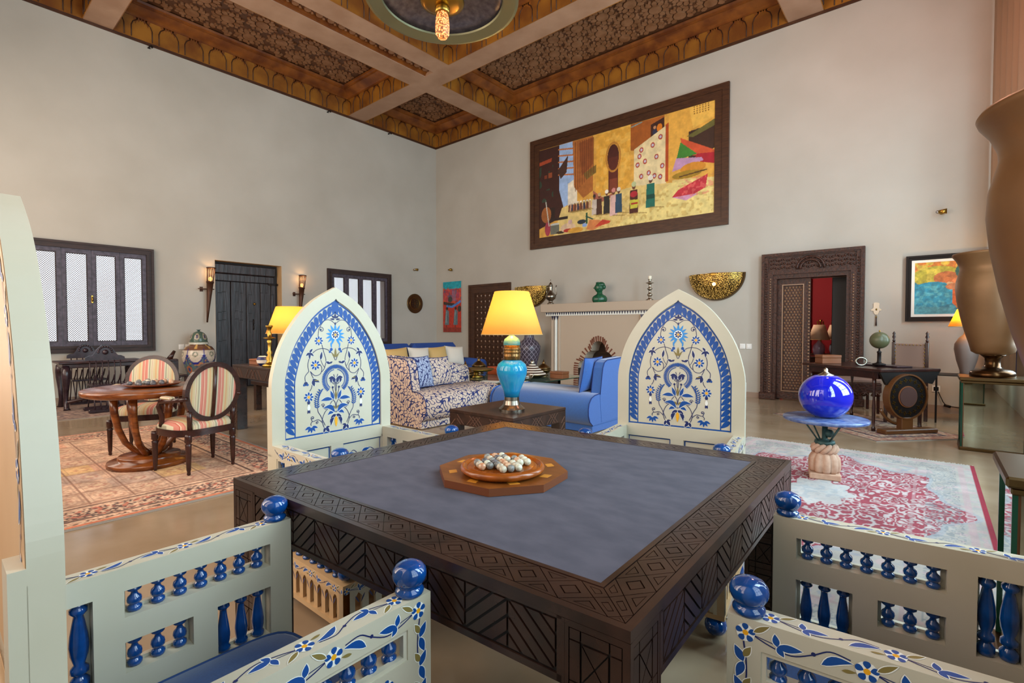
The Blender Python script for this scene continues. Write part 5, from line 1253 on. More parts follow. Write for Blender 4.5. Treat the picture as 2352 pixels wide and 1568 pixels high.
# ================================================================== SITTING AREA
def seat_unit(name, label, X0, X1, Y0, Y1, fabric, pipe, axis, zs=.48, zb=.90):
    """long seat with a bull-nosed front; axis 'x': front to -Y, raised end at +X; axis 'y': front to +X, raised end at -Y with a back"""
    cx, cy = (X0+X1)/2, (Y0+Y1)/2; t = thing(name, label, 'sofa', (cx, cy, 0)); rnd_ = .16
    if axis == 'x': W_, D = X1-X0, Y1-Y0; T = lambda d, w, z: (w-W_/2, d-D/2, z)       # d from the front backwards, w from the free end
    else: W_, D = Y1-Y0, X1-X0; T = lambda d, w, z: (D/2-d, W_/2-w, z)
    prof = [(.09, .10), (.02, .16), (-.01, .24), (-.012, .32), (.01, .39), (.06, .445), (.14, .475), (.26, .485), (D, .47), (D, .10)]
    mb = MB(); n = len(prof); ws = [0, .03, .08, W_-.08, W_-.0]; k = len(ws); vs = []
    for w in ws:
        e = 0 if w > .05 else (.05-w); vs += [T(d+(e*.8 if d < .3 else 0), w, z-(e*.5 if z > .3 else 0)) for d, z in prof]
    fs = [(a*n+i, a*n+(i+1) % n, (a+1)*n+(i+1) % n, (a+1)*n+i) for a in range(k-1) for i in range(n)]
    mb.add(vs, fs, fabric, True); mb.add([T(d, 0, z) for d, z in prof], [tuple(range(n))], fabric); mb.add([T(d, W_, z) for d, z in prof], [tuple(range(n))], fabric); mb.build('seat', t)
    mb = MB(); P = [T(.10, .02, .01), T(.10, W_-.01, .01), T(D-.02, W_-.01, .01), T(D-.02, .02, .01)]; Q = [(x, y, .13) for x, y, z in P]; mb.add(P+Q, [(0, 1, 5, 4), (1, 2, 6, 5), (2, 3, 7, 6), (3, 0, 4, 7), (0, 1, 2, 3)], fabric); mb.build('skirt', t)
    # raised end: profile from the side, thickness .12
    pr = [(.30, .12), (.27, .40), (.265, .47), (.29, .60), (.33, zb-.10), (.37, zb-.03), (.44, zb), (D, zb+.02), (D, .12)]
    mb = MB(); m2 = len(pr); vs = [T(d, W_-.13, z) for d, z in pr]+[T(d, W_+.004, z) for d, z in pr]
    mb.add(vs, [(i, (i+1) % m2, m2+(i+1) % m2, m2+i) for i in range(m2)]+[tuple(range(m2)), tuple(range(2*m2-1, m2-1, -1))], fabric); mb.build('arm', t)
    mb = MB(); mb.tube([T(d, W_+.004, z) for d, z in pr[2:-1]], .006, pipe, 6); mb.tube([T(d, W_-.13, z) for d, z in pr[2:-1]], .006, pipe, 6); mb.tube([T(d, W_+.002, z) for d, z in prof[:8]], .006, pipe, 6); mb.build('piping', t)
    if axis == 'y':
        mb = MB(); pts = [(0, .72), (.3, .78), (.8, .86), (W_-.1, .93), (W_, .94)]; vs = []
        for w, z in pts: vs += [T(D-.22, w, .45), T(D-.20, w, z-.05), T(D-.15, w, z), T(D-.02, w, z-.02), T(D, w, .1)]
        mb.add(vs, [(a*5+i, a*5+i+1, (a+1)*5+i+1, (a+1)*5+i) for a in range(len(pts)-1) for i in range(4)]+[(4, 3, 2, 1, 0), (20, 21, 22, 23, 24)], fabric, True); mb.build('backrest', t)
    return t
seat_unit('patterned_settee', 'low settee covered in cream cloth with blue meandering lines', -5.78, -4.88, 4.08, 5.54, 'squiggle_fabric', 'navy_piping', 'y')
seat_unit('blue_settee', 'plain blue upholstered settee with one raised end behind the right painted chair', -4.8, -3.17, 5.20, 6.12, 'blue_fabric', 'navy_piping', 'x')
def cushion(name, label, c, w, h, th, m_, yaw, lean=15, roll=0, group=None, pipe=None):
    """upright cushion: yaw = direction it faces"""
    M = Matrix.Translation((0, 0, 0)) @ Matrix.Rotation(math.radians(yaw-90), 4, 'Z') @ Matrix.Rotation(math.radians(lean), 4, 'X') @ Matrix.Rotation(math.radians(roll), 4, 'Y')
    mb = MB(M); f = lambda a, b, d: (a, d, b); mb.cushion(w, h, th, m_, f, 12)
    if pipe:
        P = []
        for s in range(4):
            for q in range(8):
                a = -1+2*q/8; x, y = ((a, -1), (1, a), (-a, 1), (-1, -a))[s]; P.append(f(x*(1-.06*(1-y*y))*w/2, y*(1-.06*(1-x*x))*h/2, 0))
        mb.tube(P, .006, pipe, 5, True)
    o = mb.build(name); o.location = c; return tag(o, label, 'cushion', group)
cushion('cushion', 'blue squiggle cushion propped at the near end of the patterned settee', (-5.38, 4.42, .70), .46, .44, .16, 'squiggle_cushion', 15, 14, 0, None, 'navy_piping')
cushion('cushion', 'dark squiggle cushion behind the blue one on the patterned settee', (-5.50, 4.86, .68), .46, .42, .16, 'squiggle_fabric', 5, 16, 0, None, 'navy_piping')
cushion('bolster_cushion', 'plump blue cushion leaning on the raised end of the blue settee', (-3.42, 5.66, .70), .52, .46, .20, 'blue_fabric', 185, 10, 0, None, 'navy_piping')
# royal blue sofa far behind, facing +X
sf = thing('blue_sofa', 'long royal blue sofa with pale cushions by the corner of the room', 'sofa', (-8.0, 6.7, 0))
mb = MB(); mb.box(-.55, .45, -1.4, 1.2, .08, .40, 'royal_fabric', .04); mb.build('seat_base', sf)
for fx in (-.5, .36):
    for fy_ in (-1.34, 1.06): MB().box(fx, fx+.07, fy_, fy_+.07, 0, .09, 'mahogany').build('foot', sf)
mb = MB(); 
for y0 in (-1.38, -.1): mb.box(-.3, .48, y0, y0+1.26, .39, .50, 'royal_fabric', .04)
mb.build('seat_cushions', sf)
for y0 in (-1.4, -.1):
    mb = MB(); mb.box(-.58, -.28, y0, y0+1.29, .3, .99, 'royal_fabric', .09); mb.build('back_cushion', sf)
for s in (-1, 1):
    yc = -1.42 if s < 0 else 1.22
    mb = MB(); mb.tube([(-.5, yc+.02, .52), (.0, yc+.02, .52), (.44, yc+.02, .50)], .13, 'royal_fabric', 16); mb.box(-.5, .42, yc-.08, yc+.12, .08, .5, 'royal_fabric', .03); mb.build('arm', sf)
for i, (y, m_, l) in enumerate(((7.62, 'cream_cushion', 'cream cushion nearest the arm of the royal blue sofa'), (7.13, 'gold_cushion', 'gold cushion between two cream cushions on the royal blue sofa'), (6.62, 'cream_cushion', 'cream cushion in the middle of the royal blue sofa'), (6.08, 'gold_cushion', 'gold cushion at the left on the royal blue sofa, half hidden'))):
    cushion('cushion', l, (-8.12, y, .70), .50, .44, .18, m_, -8, 18, (-4, 3, -2, 4)[i], 'cushions on the royal blue sofa')
# glass coffee table
cf = thing('glass_coffee_table', 'wide glass-topped coffee table crowded with metal vessels', 'table', (-5.87, 6.78, 0))
mb = MB(); mb.box(-1.03, 1.03, -1.12, 1.12, .415, .43, 'table_glass'); mb.build('glass_top', cf)
mb = MB()
for r_ in ((-1.031, 1.031, -1.122, -1.119), (-1.031, 1.031, 1.119, 1.122)): mb.box(*r_, .416, .429, 'green_glass_edge')
for r_ in ((-1.032, -1.029, -1.12, 1.12), (1.029, 1.032, -1.12, 1.12)): mb.box(*r_, .416, .429, 'green_glass_edge')
o = mb.build('glass_edge', cf); o['label'] = 'dark green glass edge'
for sx in (-.7, .7):
    for sy in (-.6, .6): MB().box(sx-.05, sx+.05, sy-.05, sy+.05, 0, .414, 'dark_table_wood', .008).build('leg', cf)
mb = MB(); mb.box(-.75, .75, -.65, .65, .30, .38, 'dark_table_wood', .01); mb.build('under_frame', cf)
ZG = .43
def domed_pot(x, y, s, label, m_='old_brass', z=ZG):
    t = thing('brass_pot', label, 'pot', (x, y, z)); mb = MB(); mb.lathe([(.10*s, 0), (.11*s, .01*s), (.06*s, .03*s), (.12*s, .06*s), (.15*s, .11*s), (.145*s, .14*s)], m_, seg=22); mb.build('bowl', t)
    mb = MB(); mb.lathe([(.15*s, .14*s), (.14*s, .17*s), (.09*s, .22*s), (.045*s, .25*s), (.03*s, .265*s), (.04*s, .28*s), (.02*s, .30*s), (.006*s, .345*s), (.001, .35*s)], m_, seg=22); mb.build('lid', t); return t
domed_pot(-5.92, 5.80, .95, 'domed brass pot nearest the patterned settee'); domed_pot(-6.75, 6.98, .95, 'domed brass pot standing behind the wide brass tray', z=ZG)
domed_pot(-5.53, 7.46, .85, 'domed brass pot right of the striped tajine'); 
t = domed_pot(-5.03, 6.30, .62, 'small silver teapot in front of the striped tajine', 'silver'); mb = MB(); mb.tube([(.07, 0, .05), (.13, 0, .08), (.16, 0, .14)], .01, 'silver', 6); mb.build('spout', t)
t = thing('tajine', 'cone-lidded tajine with brown and white bands', 'tajine', (-5.40, 6.95, ZG)); mb = MB(); prof = [(.14, 0), (.24, .05), (.25, .07)]
mb.lathe(prof, 'old_brass', seg=28); mb.build('dish', t); mb = MB(); pr = [(.245-.022*i, .07+.019*i) for i in range(10)]; mb.lathe(pr, 'cream_cushion', seg=28, mats=['mahogany' if i % 2 else 'cream_cushion' for i in range(9)]); mb.lathe([(.05, .24), (.03, .27), (.035, .29), (.001, .31)], 'silver', seg=14); mb.build('lid', t)
t = thing('brass_tray', 'wide shallow brass tray on a foot', 'tray', (-6.20, 6.33, ZG)); mb = MB(); mb.lathe([(.12, 0), (.13, .02), (.05, .05), (.06, .10), (.28, .12), (.33, .15), (.325, .16), (.27, .13), (.001, .125)], 'brass', seg=34); mb.build('dish', t)
for i, m_ in enumerate(('tartan_book', 'tartan_book', 'tartan_book')):
    mb = MB(); mb.box(-.17, .17, -.13, .13, 0, .048, 'paper'); mb.box(-.175, .178, -.135, .135, .0, .006, m_); mb.box(-.175, .178, -.135, .135, .044, .05, m_); mb.box(.17, .178, -.135, .135, 0, .05, m_)
    o = mb.build('book'); at(o, (-6.70, 6.22, ZG+.052*i), 8-5*i); tag(o, ('thick pale book at the bottom of the stack on the glass table', 'thick pale book in the middle of the stack on the glass table', 'thick pale book on top of the stack on the glass table')[i], 'book', 'stacked books on the glass table')
def box_(name, label, c, w, d, h, m_, rz=0, lid=.35):
    t = thing(name, label, 'box', c, rz); MB().box(-w/2, w/2, -d/2, d/2, 0, h*(1-lid)-.002, m_, .004).build('body', t); MB().box(-w/2-.003, w/2+.003, -d/2-.003, d/2+.003, h*(1-lid), h, m_, .006).build('lid', t); return t
box_('burl_box', 'reddish burl wood box at the back of the glass table', (-6.33, 7.02, ZG), .26, .2, .15, 'burl', 8); box_('wooden_box', 'plain wooden box on the glass table beside the blue settee', (-4.99, 7.2, ZG), .27, .2, .12, 'box_wood', 0)
o = MB().box(-.15, .15, -.1, .1, 0, .012, 'paper', .003).build('magazine'); at(o, (-5.5, 5.95, ZG), 25); tag(o, 'flat magazine lying near the corner of the glass table', 'magazine')

# carved side table and the turquoise lamp
def carved_block_table(name, label, X0, X1, Y0, Y1, H, leg=.11, ap=.11):
    cx, cy = (X0+X1)/2, (Y0+Y1)/2; t = thing(name, label, 'table', (cx, cy, 0)); w, d = (X1-X0)/2, (Y1-Y0)/2
    MB().box(-w, w, -d, d, H-.03, H, 'dark_table_wood', .004).build('table_top', t)
    for s in range(4):
        L_ = (w if s % 2 == 0 else d); D_ = (d if s % 2 == 0 else w); M = Matrix.Rotation(s*pi/2, 4, 'Z'); mb = MB(M)
        mb.box(-L_+.004, L_-.004, -D_+.004, -D_+.03, H-ap-.03, H-.031, 'dark_table_wood'); f = lambda a, b, h: (a, -D_+.004-h, b)
        n = 14; p = 2*(L_-leg)/n
        for i in range(n):
            a = -L_+leg+p*i; up = (i//3) % 2; 
            for q in range(1): P = clip([(a, H-ap-.02), (a+.008, H-ap-.02), (a+.008+(.09 if up else -.09), H-.04), (a+(.09 if up else -.09), H-.04)], (-L_+leg, L_-leg, H-ap-.02, H-.04)); mb.prism(P, f, 0, .004, 'carving_glint', cap0=False) if P else 0
        mb.build('apron', t)
    for sx in (-1, 1):
        for sy in (-1, 1):
            x0, x1 = (sx*w-leg, sx*w) if sx > 0 else (sx*w, sx*w+leg); y0, y1 = (sy*d-leg, sy*d) if sy > 0 else (sy*d, sy*d+leg)
            mb = MB(); mb.box(x0+.002, x1-.002, y0+.002, y1-.002, 0, H-.032, 'dark_table_wood', .003)
            if sy < 0:
                for k in range(6): mb.prism([(x0+.02, .05+.06*k), (x0+.035, .05+.06*k), (x1-.02, .11+.06*k), (x1-.035, .11+.06*k)], lambda a, b, h: (a, y0+.002-h, b), 0, .003, 'carving_glint', cap0=False)
            if sx > 0:
                for k in range(6): mb.prism([(y0+.02, .05+.06*k), (y0+.035, .05+.06*k), (y1-.02, .11+.06*k), (y1-.035, .11+.06*k)], lambda a, b, h: (x1-.002+h, a, b), 0, .003, 'carving_glint', cap0=False)
            mb.build('leg', t)
    return t
carved_block_table('side_table', 'low dark carved side table under the turquoise lamp', -3.66, -2.83, 3.36, 4.20, .50)
lx, ly = -3.13, 3.70
t = thing('table_lamp', 'turquoise ceramic table lamp with a glowing yellow shade', 'lamp', (lx, ly, .50))
mb = MB(); mb.lathe([(.125, 0), (.128, .02), (.11, .035), (.085, .06), (.075, .10), (.073, .135)], 'gold_leaf', seg=30, mats=['pewter']*5); mb.build('foot', t)
mb = MB(); mb.lathe([(.072, .135), (.085, .20), (.12, .28), (.147, .36), (.150, .41), (.135, .455), (.10, .485), (.085, .495)], 'turquoise_glaze', seg=36); mb.build('jar', t)
mb = MB(); mb.lathe([(.085, .495), (.083, .53), (.085, .55), (.078, .555), (.088, .565), (.088, .58), (.078, .586), (.088, .596), (.088, .61), (.078, .618), (.082, .64)], 'gold_leaf', seg=30); o = mb.build('gilt_neck', t); o['label'] = 'gilded ringed neck'
mb = MB(); mb.lathe([(.082, .64), (.082, .67), (.07, .70), (.045, .72), (.03, .73), (.02, .75), (.012, .80)], 'aged_turquoise', seg=24); mb.build('cap', t)
def shade(t, r0, r1, z0, z1, m_, c=(0, 0)):
    mb = MB(); n = 40; vs = []
    for r_, z in ((r0, z0), (r1, z1), (r1-.003, z1), (r0-.003, z0)): vs += [(c[0]+r_*math.cos(2*pi*i/n), c[1]+r_*math.sin(2*pi*i/n), z) for i in range(n)]
    mb.add(vs, [(k*n+i, k*n+(i+1) % n, ((k+1) % 4)*n+(i+1) % n, ((k+1) % 4)*n+i) for k in range(4) for i in range(n)], m_, True); o = mb.build('lamp_shade', t)
    mb = MB(); mb.tube([(c[0]+r0*math.cos(2*pi*i/n), c[1]+r0*math.sin(2*pi*i/n), z0) for i in range(n)], .004, 'gold_cushion', 6, True); mb.build('shade_trim', t); return o
shade(t, .30, .17, .745, 1.16, 'yellow_shade'); MB().ball((0, 0, .98), .03, 'bulb_glow', 10, 8).build('bulb', t)
point('lamp_light', (lx, ly, .50+1.08), 75, (1, .62, .2), .05)
# dark desk behind the left chair, its lamp, candlestick and box
carved_block_table('console_desk', 'dark carved wooden desk behind the striped chairs', -6.92, -5.40, 2.56, 3.34, .84, .13, .13)
t = thing('table_lamp', 'brass table lamp with a slanting yellow shade behind the left painted chair', 'lamp', (-6.36, 3.06, .84))
mb = MB(); mb.lathe([(.09, 0), (.095, .02), (.05, .04), (.025, .08), (.035, .14), (.02, .18), (.02, .42)], 'brass', seg=18); mb.build('stem', t); shade(t, .29, .17, .40, .745, 'yellow_shade'); MB().ball((0, 0, .6), .028, 'bulb_glow', 10, 8).build('bulb', t)
point('lamp_light', (-6.36, 3.06, 1.53), 55, (1, .62, .2), .05)
t = thing('candlestick', 'tall brass candlestick in front of the slanting yellow lampshade', 'candlestick', (-6.13, 2.69, .84))
mb = MB(); mb.lathe([(.08, 0), (.085, .02), (.05, .04), (.03, .07), (.045, .10), (.02, .14), (.035, .17), (.018, .20), (.022, .28), (.03, .31), (.012, .33), (.07, .345), (.07, .35), (.02, .36), (.028, .40), (.015, .43), (.03, .47), (.045, .49), (.04, .50)], 'brass', seg=16); mb.build('stem', t)
box_('wooden_box', 'small wooden box on the dark carved desk', (-6.66, 2.78, .84), .2, .14, .07, 'box_wood', 6)
t = thing('ceramic_jar', 'small blue and white jar beside the brass candlestick', 'jar', (-6.40, 2.72, .84)); mb = MB(); mb.lathe([(.03, 0), (.06, .03), (.07, .07), (.05, .11), (.03, .12)], 'cream_cushion', seg=16, mats=['paint_navy', 'cream_cushion', 'paint_navy', 'cream_cushion']); mb.build('body', t)
t = thing('bench', 'low dark wooden bench beyond the dark carved desk', 'bench', (-7.95, 3.6, 0)); MB().box(-.4, .5, -.24, .24, .41, .47, 'dark_table_wood', .006).build('seat', t)
for sx in (-.34, .4):
    for sy in (-.19, .15): MB().box(sx, sx+.09, sy-.03, sy+.06, 0, .41, 'dark_table_wood', .004).build('leg', t)

# ================================================================== ROUND TABLE GROUP
rc = (-5.72, 1.37)
t = thing('round_table', 'round walnut pedestal table with curved supports', 'table', (*rc, .012))
mb = MB(); mb.lathe([(.46, .665), (.50, .68), (.51, .70), (.51, .725), (.50, .73), (.001, .731)], 'walnut', seg=48); mb.build('table_top', t)
mb = MB(); mb.lathe([(.33, 0), (.335, .03), (.33, .045), (.25, .05), (.25, .08), (.245, .09), (.001, .09)], 'walnut', seg=40); mb.build('base', t)
for i in range(6):
    a = 2*pi*i/6+.35; q = [(.27, .67), (.262, .5), (.235, .35), (.185, .22), (.11, .13), (.04, .09)]
    mb = MB(); mb.tube([(r_*math.cos(a), r_*math.sin(a), z) for r_, z in q], .045, 'walnut', 10, rr=[.062, .055, .05, .046, .044, .05], flat=.55); mb.build('curved_support', t)
t = thing('dish', 'shallow oval wooden dish holding stone eggs on the round table', 'dish', (rc[0]-.04, rc[1]+.04, .743)); mb = MB(); mb.lathe([(.14, 0), (.21, .012), (.24, .03), (.235, .034), (.2, .02), (.001, .014)], 'red_dish', seg=36); mb.build('bowl', t)
r = random.Random(4); egg0 = []
for k in range(19):
    a = k*2.4; rr_ = .045*math.sqrt(k+.3); g_ = k % 5
    if len(egg0) < 5: o = MB().ball((0, 0, 0), .021, 'marble_%d' % (3, 2, 0, 3, 1)[g_], 12, 8, 1.15).build('stone_egg'); egg0.append(o)
    else: o = egg0[g_].copy(); COL.objects.link(o)
    o.location = (rc[0]-.04+rr_*math.cos(a), rc[1]+.04+rr_*math.sin(a), .743+.018+.022); o.rotation_euler = (r.random()*3, r.random()*3, 0); tag(o, 'polished %s stone egg in the dish on the round table' % ('dark', 'orange-brown', 'grey', 'charcoal', 'cream')[g_], 'egg', 'stone eggs in the dish')
def medallion_chair():
    t = thing('medallion_armchair', '', 'chair'); W_ = 'mahogany'
    mb = MB(); n = 40; zc, rx, rz_ = .72, .25, .27; yb = -.02; E = lambda s, k: [(rx*s*math.cos(2*pi*i/n)*1, rz_*s*math.sin(2*pi*i/n)) for i in range(n)]
    f = lambda a, b, h: (a, -.02-h-(b)*.12, zc+b); mb.ring(E(1, 0), E(.84, 0), f, -.02, .022, W_); fr_ = mb.build('back_frame', t)
    for h0, nm in ((-.024, 'back_pad'), (.012, 'outer_back')):
        mb = MB(); P = E(.85, 0); vs = [f(a, b, h0) for a, b in P]+[f(a*.5, b*.5, h0+(-.022 if h0 < 0 else .008)) for a, b in P]+[f(0, 0, h0+(-.026 if h0 < 0 else .01))]
        mb.add(vs, [(i, (i+1) % n, n+(i+1) % n, n+i) for i in range(n)]+[(n+i, n+(i+1) % n, 2*n) for i in range(n)], 'striped_fabric', True); mb.build(nm, t)
    mb = MB(); mb.tube([f(0, -.23, .026), f(0, 0, .03), f(0, .23, .026)], .016, W_, 8); mb.build('back_splat', fr_)
    for s in (-1, 1): mb = MB(); mb.tube([(s*.19, -.0, .40), (s*.195, -.005, .5), (s*.20, -.012, .56)], .022, W_, 8); mb.build('stile', t)
    # seat
    mb = MB(); P = []
    for k in range(28):
        a = 2*pi*k/28; c, s_ = math.cos(a), math.sin(a); e = .6; wd = .285+.02*s_
        P.append((wd*abs(c)**e*(1 if c > 0 else -1), .22+.26*abs(s_)**e*(1 if s_ > 0 else -1)))
    mb.prism(P, XY, .34, .40, W_, True); mb.build('seat_rail', t)
    mb = MB(); vs = []
    for sc, z in ((.97, .40), (.97, .43), (.88, .46), (.6, .48), (.01, .485)): vs += [(x*sc, .22+(y-.22)*sc, z) for x, y in P]
    mb.add(vs, [(k*28+i, k*28+(i+1) % 28, (k+1)*28+(i+1) % 28, (k+1)*28+i) for k in range(4) for i in range(28)], 'striped_fabric', True); mb.build('seat', t)
    for s in (-1, 1):
        for y, b in ((.43, 0), (.01, 1)):
            mb = MB(); x = s*(.26 if not b else .20)
            mb.lathe([(.010, 0), (.016, .01), (.013, .03), (.018, .05), (.024, .25), (.026, .27), (.018, .28), (.028, .29), (.028, .34), (.026, .36)], W_, (x, y, 0), 12); mb.build('leg', t)
        mb = MB(); mb.tube([(s*.235, -.045, .68), (s*.27, .05, .665), (s*.29, .16, .655), (s*.295, .26, .64), (s*.29, .30, .60), (s*.275, .27, .5), (s*.27, .3, .42)], .02, W_, 9); mb.build('arm', t)
        mb = MB(); mb.box(s*.285-.03, s*.285+.03, .08, .24, .668, .695, 'striped_fabric', .012); mb.build('arm_pad', t)
    return t
mc = medallion_chair(); mc['label'] = 'oval-backed striped armchair seen from behind, nearest on the salmon rug'; mc['group'] = 'striped armchairs'
at(mc, (-4.99, 1.665, .012), 192-90)
c = copy_tree(mc); at(c, (-6.62, 1.62, .012), -28-90); c['label'] = 'oval-backed striped armchair facing the viewer behind the round table'
# console with carved chairs below the lattice window
t = thing('console_table', 'purplish dark carved console table under the lattice window', 'table', (-10.65, 1.87, .012))
MB().box(-.32, .32, -.55, .56, .73, .765, 'console_wood', .008).build('table_top', t); MB().box(-.27, .27, -.5, .51, .66, .73, 'console_wood', .01).build('frieze', t)
for sx in (-.24, .24):
    for sy in (-.46, .46):
        mb = MB(); o_ = 1 if sx > 0 else -1; mb.tube([(sx, sy, .68), (sx+o_*.05, sy, .60), (sx+o_*.05, sy, .5), (sx, sy, .3), (sx-o_*.02, sy, .15), (sx+o_*.02, sy, .03), (sx+o_*.05, sy, .0)], .04, 'purple_dark_wood', 10, rr=[.055, .06, .055, .036, .03, .036, .045]); mb.build('leg', t)
mb = MB(); mb.tube([(.25, -.45, .12), (0, 0, .18), (.25, .45, .12)], .025, 'console_wood', 8); mb.build('stretcher', t)
def x_chair():
    t = thing('folding_x_chair', '', 'chair'); m_ = 'purple_dark_wood'
    f = lambda a, b, h: (h, a, b)
    P = [(-.25, .79), (.25, .79), (.245, .84), (.2, .865), (.16, .87), (.13, .91), (.11, .96), (.07, 1.0), (.04, 1.035), (0, 1.05), (-.04, 1.035), (-.07, 1.0), (-.11, .96), (-.13, .91), (-.16, .87), (-.2, .865), (-.245, .84)]
    mb = MB(); mb.prism(P, f, -.015, .015, m_); cr = mb.build('crest', t)
    mb = MB()
    for i in range(9): a = pi*i/8; mb.ball((.018, .085*math.cos(a), .92+.085*math.sin(a)), .017, m_, 8, 5)
    mb.ball((.018, 0, .92), .04, m_, 10, 6); mb.build('carving', cr)
    for i in range(6):
        y = -.19+.076*i; mb = MB(); mb.tube([(0, y, .80), (.03, y, .6), (-.02, y, .42), (-.1, y, .2), (-.18, y, .05)], .014, m_, 6, flat=.6); mb.build('slat', t)
        mb = MB(); mb.tube([(.3, y+.02, .60), (.2, y+.02, .5), (.0, y+.02, .38), (.15, y+.02, .2), (.2, y+.02, .05)], .014, m_, 6, flat=.6); mb.build('slat', t)
    mb = MB(); mb.box(-.22, -.14, -.25, .25, .0, .055, m_, .01); mb.box(.16, .25, -.25, .25, 0, .055, m_, .01); mb.build('foot_rail', t)
    mb = MB(); mb.box(-.04, .35, -.23, .23, .41, .44, m_, .006); mb.build('seat', t); return t
xc = x_chair(); xc['label'] = 'dark slatted folding chair with a scrolled crest, in front of the console'; xc['group'] = 'slatted folding chairs'; at(xc, (-9.95, 1.82, .012), 0)
c = copy_tree(xc); at(c, (-11.33, 1.80, .0), 0); c['label'] = 'dark slatted folding chair tucked behind the console, left of its twin'
t = thing('carved_chair', 'dark carved chair of which one scrolled post shows behind the far striped chair', 'chair', (-10.5, 2.85, .012))
mb = MB(); mb.box(-.25, .25, -.22, .2, .42, .46, 'mahogany', .008); mb.build('seat', t)
for sx in (-.22, .19):
    for sy in (-.19, .15): MB().box(sx, sx+.04, sy, sy+.04, 0, .42, 'mahogany', .004).build('leg', t)
mb = MB(); mb.box(-.24, -.2, -.2, .18, .46, .72, 'mahogany', .006); mb.tube([(-.1, .0, .72), (-.08, .04, .80), (-.1, .09, .88)], .03, 'mahogany', 8, rr=[.05, .035, .025]); mb.box(-.15, -.02, -.08, .12, .70, .74, 'mahogany', .01); mb.build('backrest', t)
# lidded vase with painted pattern
def potiche():
    t = thing('lidded_vase', 'tall multicoloured lidded ceramic vase beside the old door', 'vase', (-11.18, 3.52, 0))
    prof = [(.14, 0), (.15, .03), (.145, .08), (.16, .2), (.2, .38), (.25, .55), (.285, .7), (.29, .8), (.27, .88), (.22, .945), (.16, .97), (.155, 1.0)]
    n, mm = 96, 70; zs = np.linspace(0, 1.0, mm); rs = np.interp(zs, [p[1] for p in prof], [p[0] for p in prof])
    P = Paint(n+1, mm, '#c8b8a4', 6); Z = P.V; A = P.U*6; fa = A % 1
    P.put(Z > .88, '#6e4a38'); P.put((Z > .9) & (np.abs(fa-.5) < .12), '#c89c58'); 
    arc = .62+.20*(np.abs(fa-.5)*2)**2.4
    P.put(Z < arc, '#5c7070'); P.put((Z < arc) & (P.noise(40, 3) > .6), '#3c4c60', .8); P.put((Z < arc) & (P.noise(30, 9) > .7), '#c07848', .8); P.put(np.abs(Z-arc) < .02, '#2c2c7c'); P.put((np.minimum(fa, 1-fa) < .06) & (Z > .62) & (Z < .9), '#2c2c7c')
    P.put((((fa-.5)/.16)**2+((Z-.80)/.05)**2 < 1) & (((fa-.5)/.09)**2+((Z-.80)/.028)**2 > 1), '#68705c'); fb = (A+.5) % 1
    P.put(((fb-.5)/.22)**2+((Z-.5)/.07)**2 < 1, '#b86c48'); P.put(((fb-.5)/.12)**2+((Z-.5)/.04)**2 < 1, '#3c4878'); P.put(((fa-.5)/.25)**2+((Z-.33)/.08)**2 < 1, '#404c74', .8); P.put(Z < .1, '#3c5c54'); P.grain(.12)
    o = grid_colored('body', n+1, mm, lambda u, v: (rs[int(round(v*(mm-1)))]*math.cos(2*pi*u), rs[int(round(v*(mm-1)))]*math.sin(2*pi*u), v), P.a, 'painted_ceramic', t)
    for p in o.data.polygons: p.use_smooth = True
    prof = [(.17, .99), (.175, 1.02), (.165, 1.03), (.15, 1.05), (.15, 1.1), (.13, 1.17), (.09, 1.22), (.04, 1.245)]; zs2 = np.linspace(.99, 1.245, 24); rs2 = np.interp(zs2, [p[1] for p in prof], [p[0] for p in prof]); P = Paint(n+1, 24, '#4a5c50', 8); fa = (P.U*6) % 1
    P.put(P.V < .16, '#c8c4b4').put((P.V > .3) & (((fa-.5)/.3)**2+((P.V-.6)/.25)**2 < 1), '#a89880').put((P.V > .3) & (((fa-.5)/.18)**2+((P.V-.6)/.16)**2 < 1), '#4a4458'); P.grain(.1)
    o = grid_colored('lid', n+1, 24, lambda u, v: (rs2[int(round(v*23))]*math.cos(2*pi*u), rs2[int(round(v*23))]*math.sin(2*pi*u), zs2[int(round(v*23))]), P.a, 'painted_ceramic', t)
    for p in o.data.polygons: p.use_smooth = True
    mb = MB(); mb.lathe([(.05, 1.24), (.02, 1.25), (.02, 1.265), (.04, 1.27), (.035, 1.28), (.001, 1.282)], 'verdigris', seg=16); mb.build('lid_knob', t)
potiche()

# ================================================================== RIGHT SIDE
px, py = -.69, 5.03
t = thing('pedestal_table', 'blue marble disc table on a pink carved stone base', 'table', (px, py, .012))
M45 = Matrix.Rotation(math.radians(12), 4, 'Z')
MB(M45).box(-.115, .115, -.115, .115, 0, .05, 'pink_stone', .006).build('plinth', t)
mb = MB(); mb.lathe([(.10, .05), (.112, .07), (.115, .12), (.11, .17), (.092, .205), (.08, .215)], 'pink_stone', seg=60, twist=lambda r_, z, a: r_*(.88+.2*abs(math.cos(5*a))**.6)); mb.build('fluted_base', t)
mb = MB()
for i in range(10):
    pts = []
    for k in range(7): a = 2*pi*i/10+.2*k; e = pi*k/6; pts.append(((.045+.045*math.sin(e))*math.cos(a), (.045+.045*math.sin(e))*math.sin(a), .25-.033*math.cos(e)))
    mb.tube(pts, .021, 'pink_stone', 8)
mb.lathe([(.07, .21), (.08, .25), (.07, .29)], 'pink_stone', seg=20); mb.build('twisted_collar', t)
mb = MB(); mb.lathe([(.075, .285), (.08, .30), (.075, .32), (.03, .325), (.022, .33), (.022, .5)], 'verdigris', seg=18); mb.ball((.035, -.01, .385), .035, 'verdigris', 14, 8); mb.build('metal_stem', t)
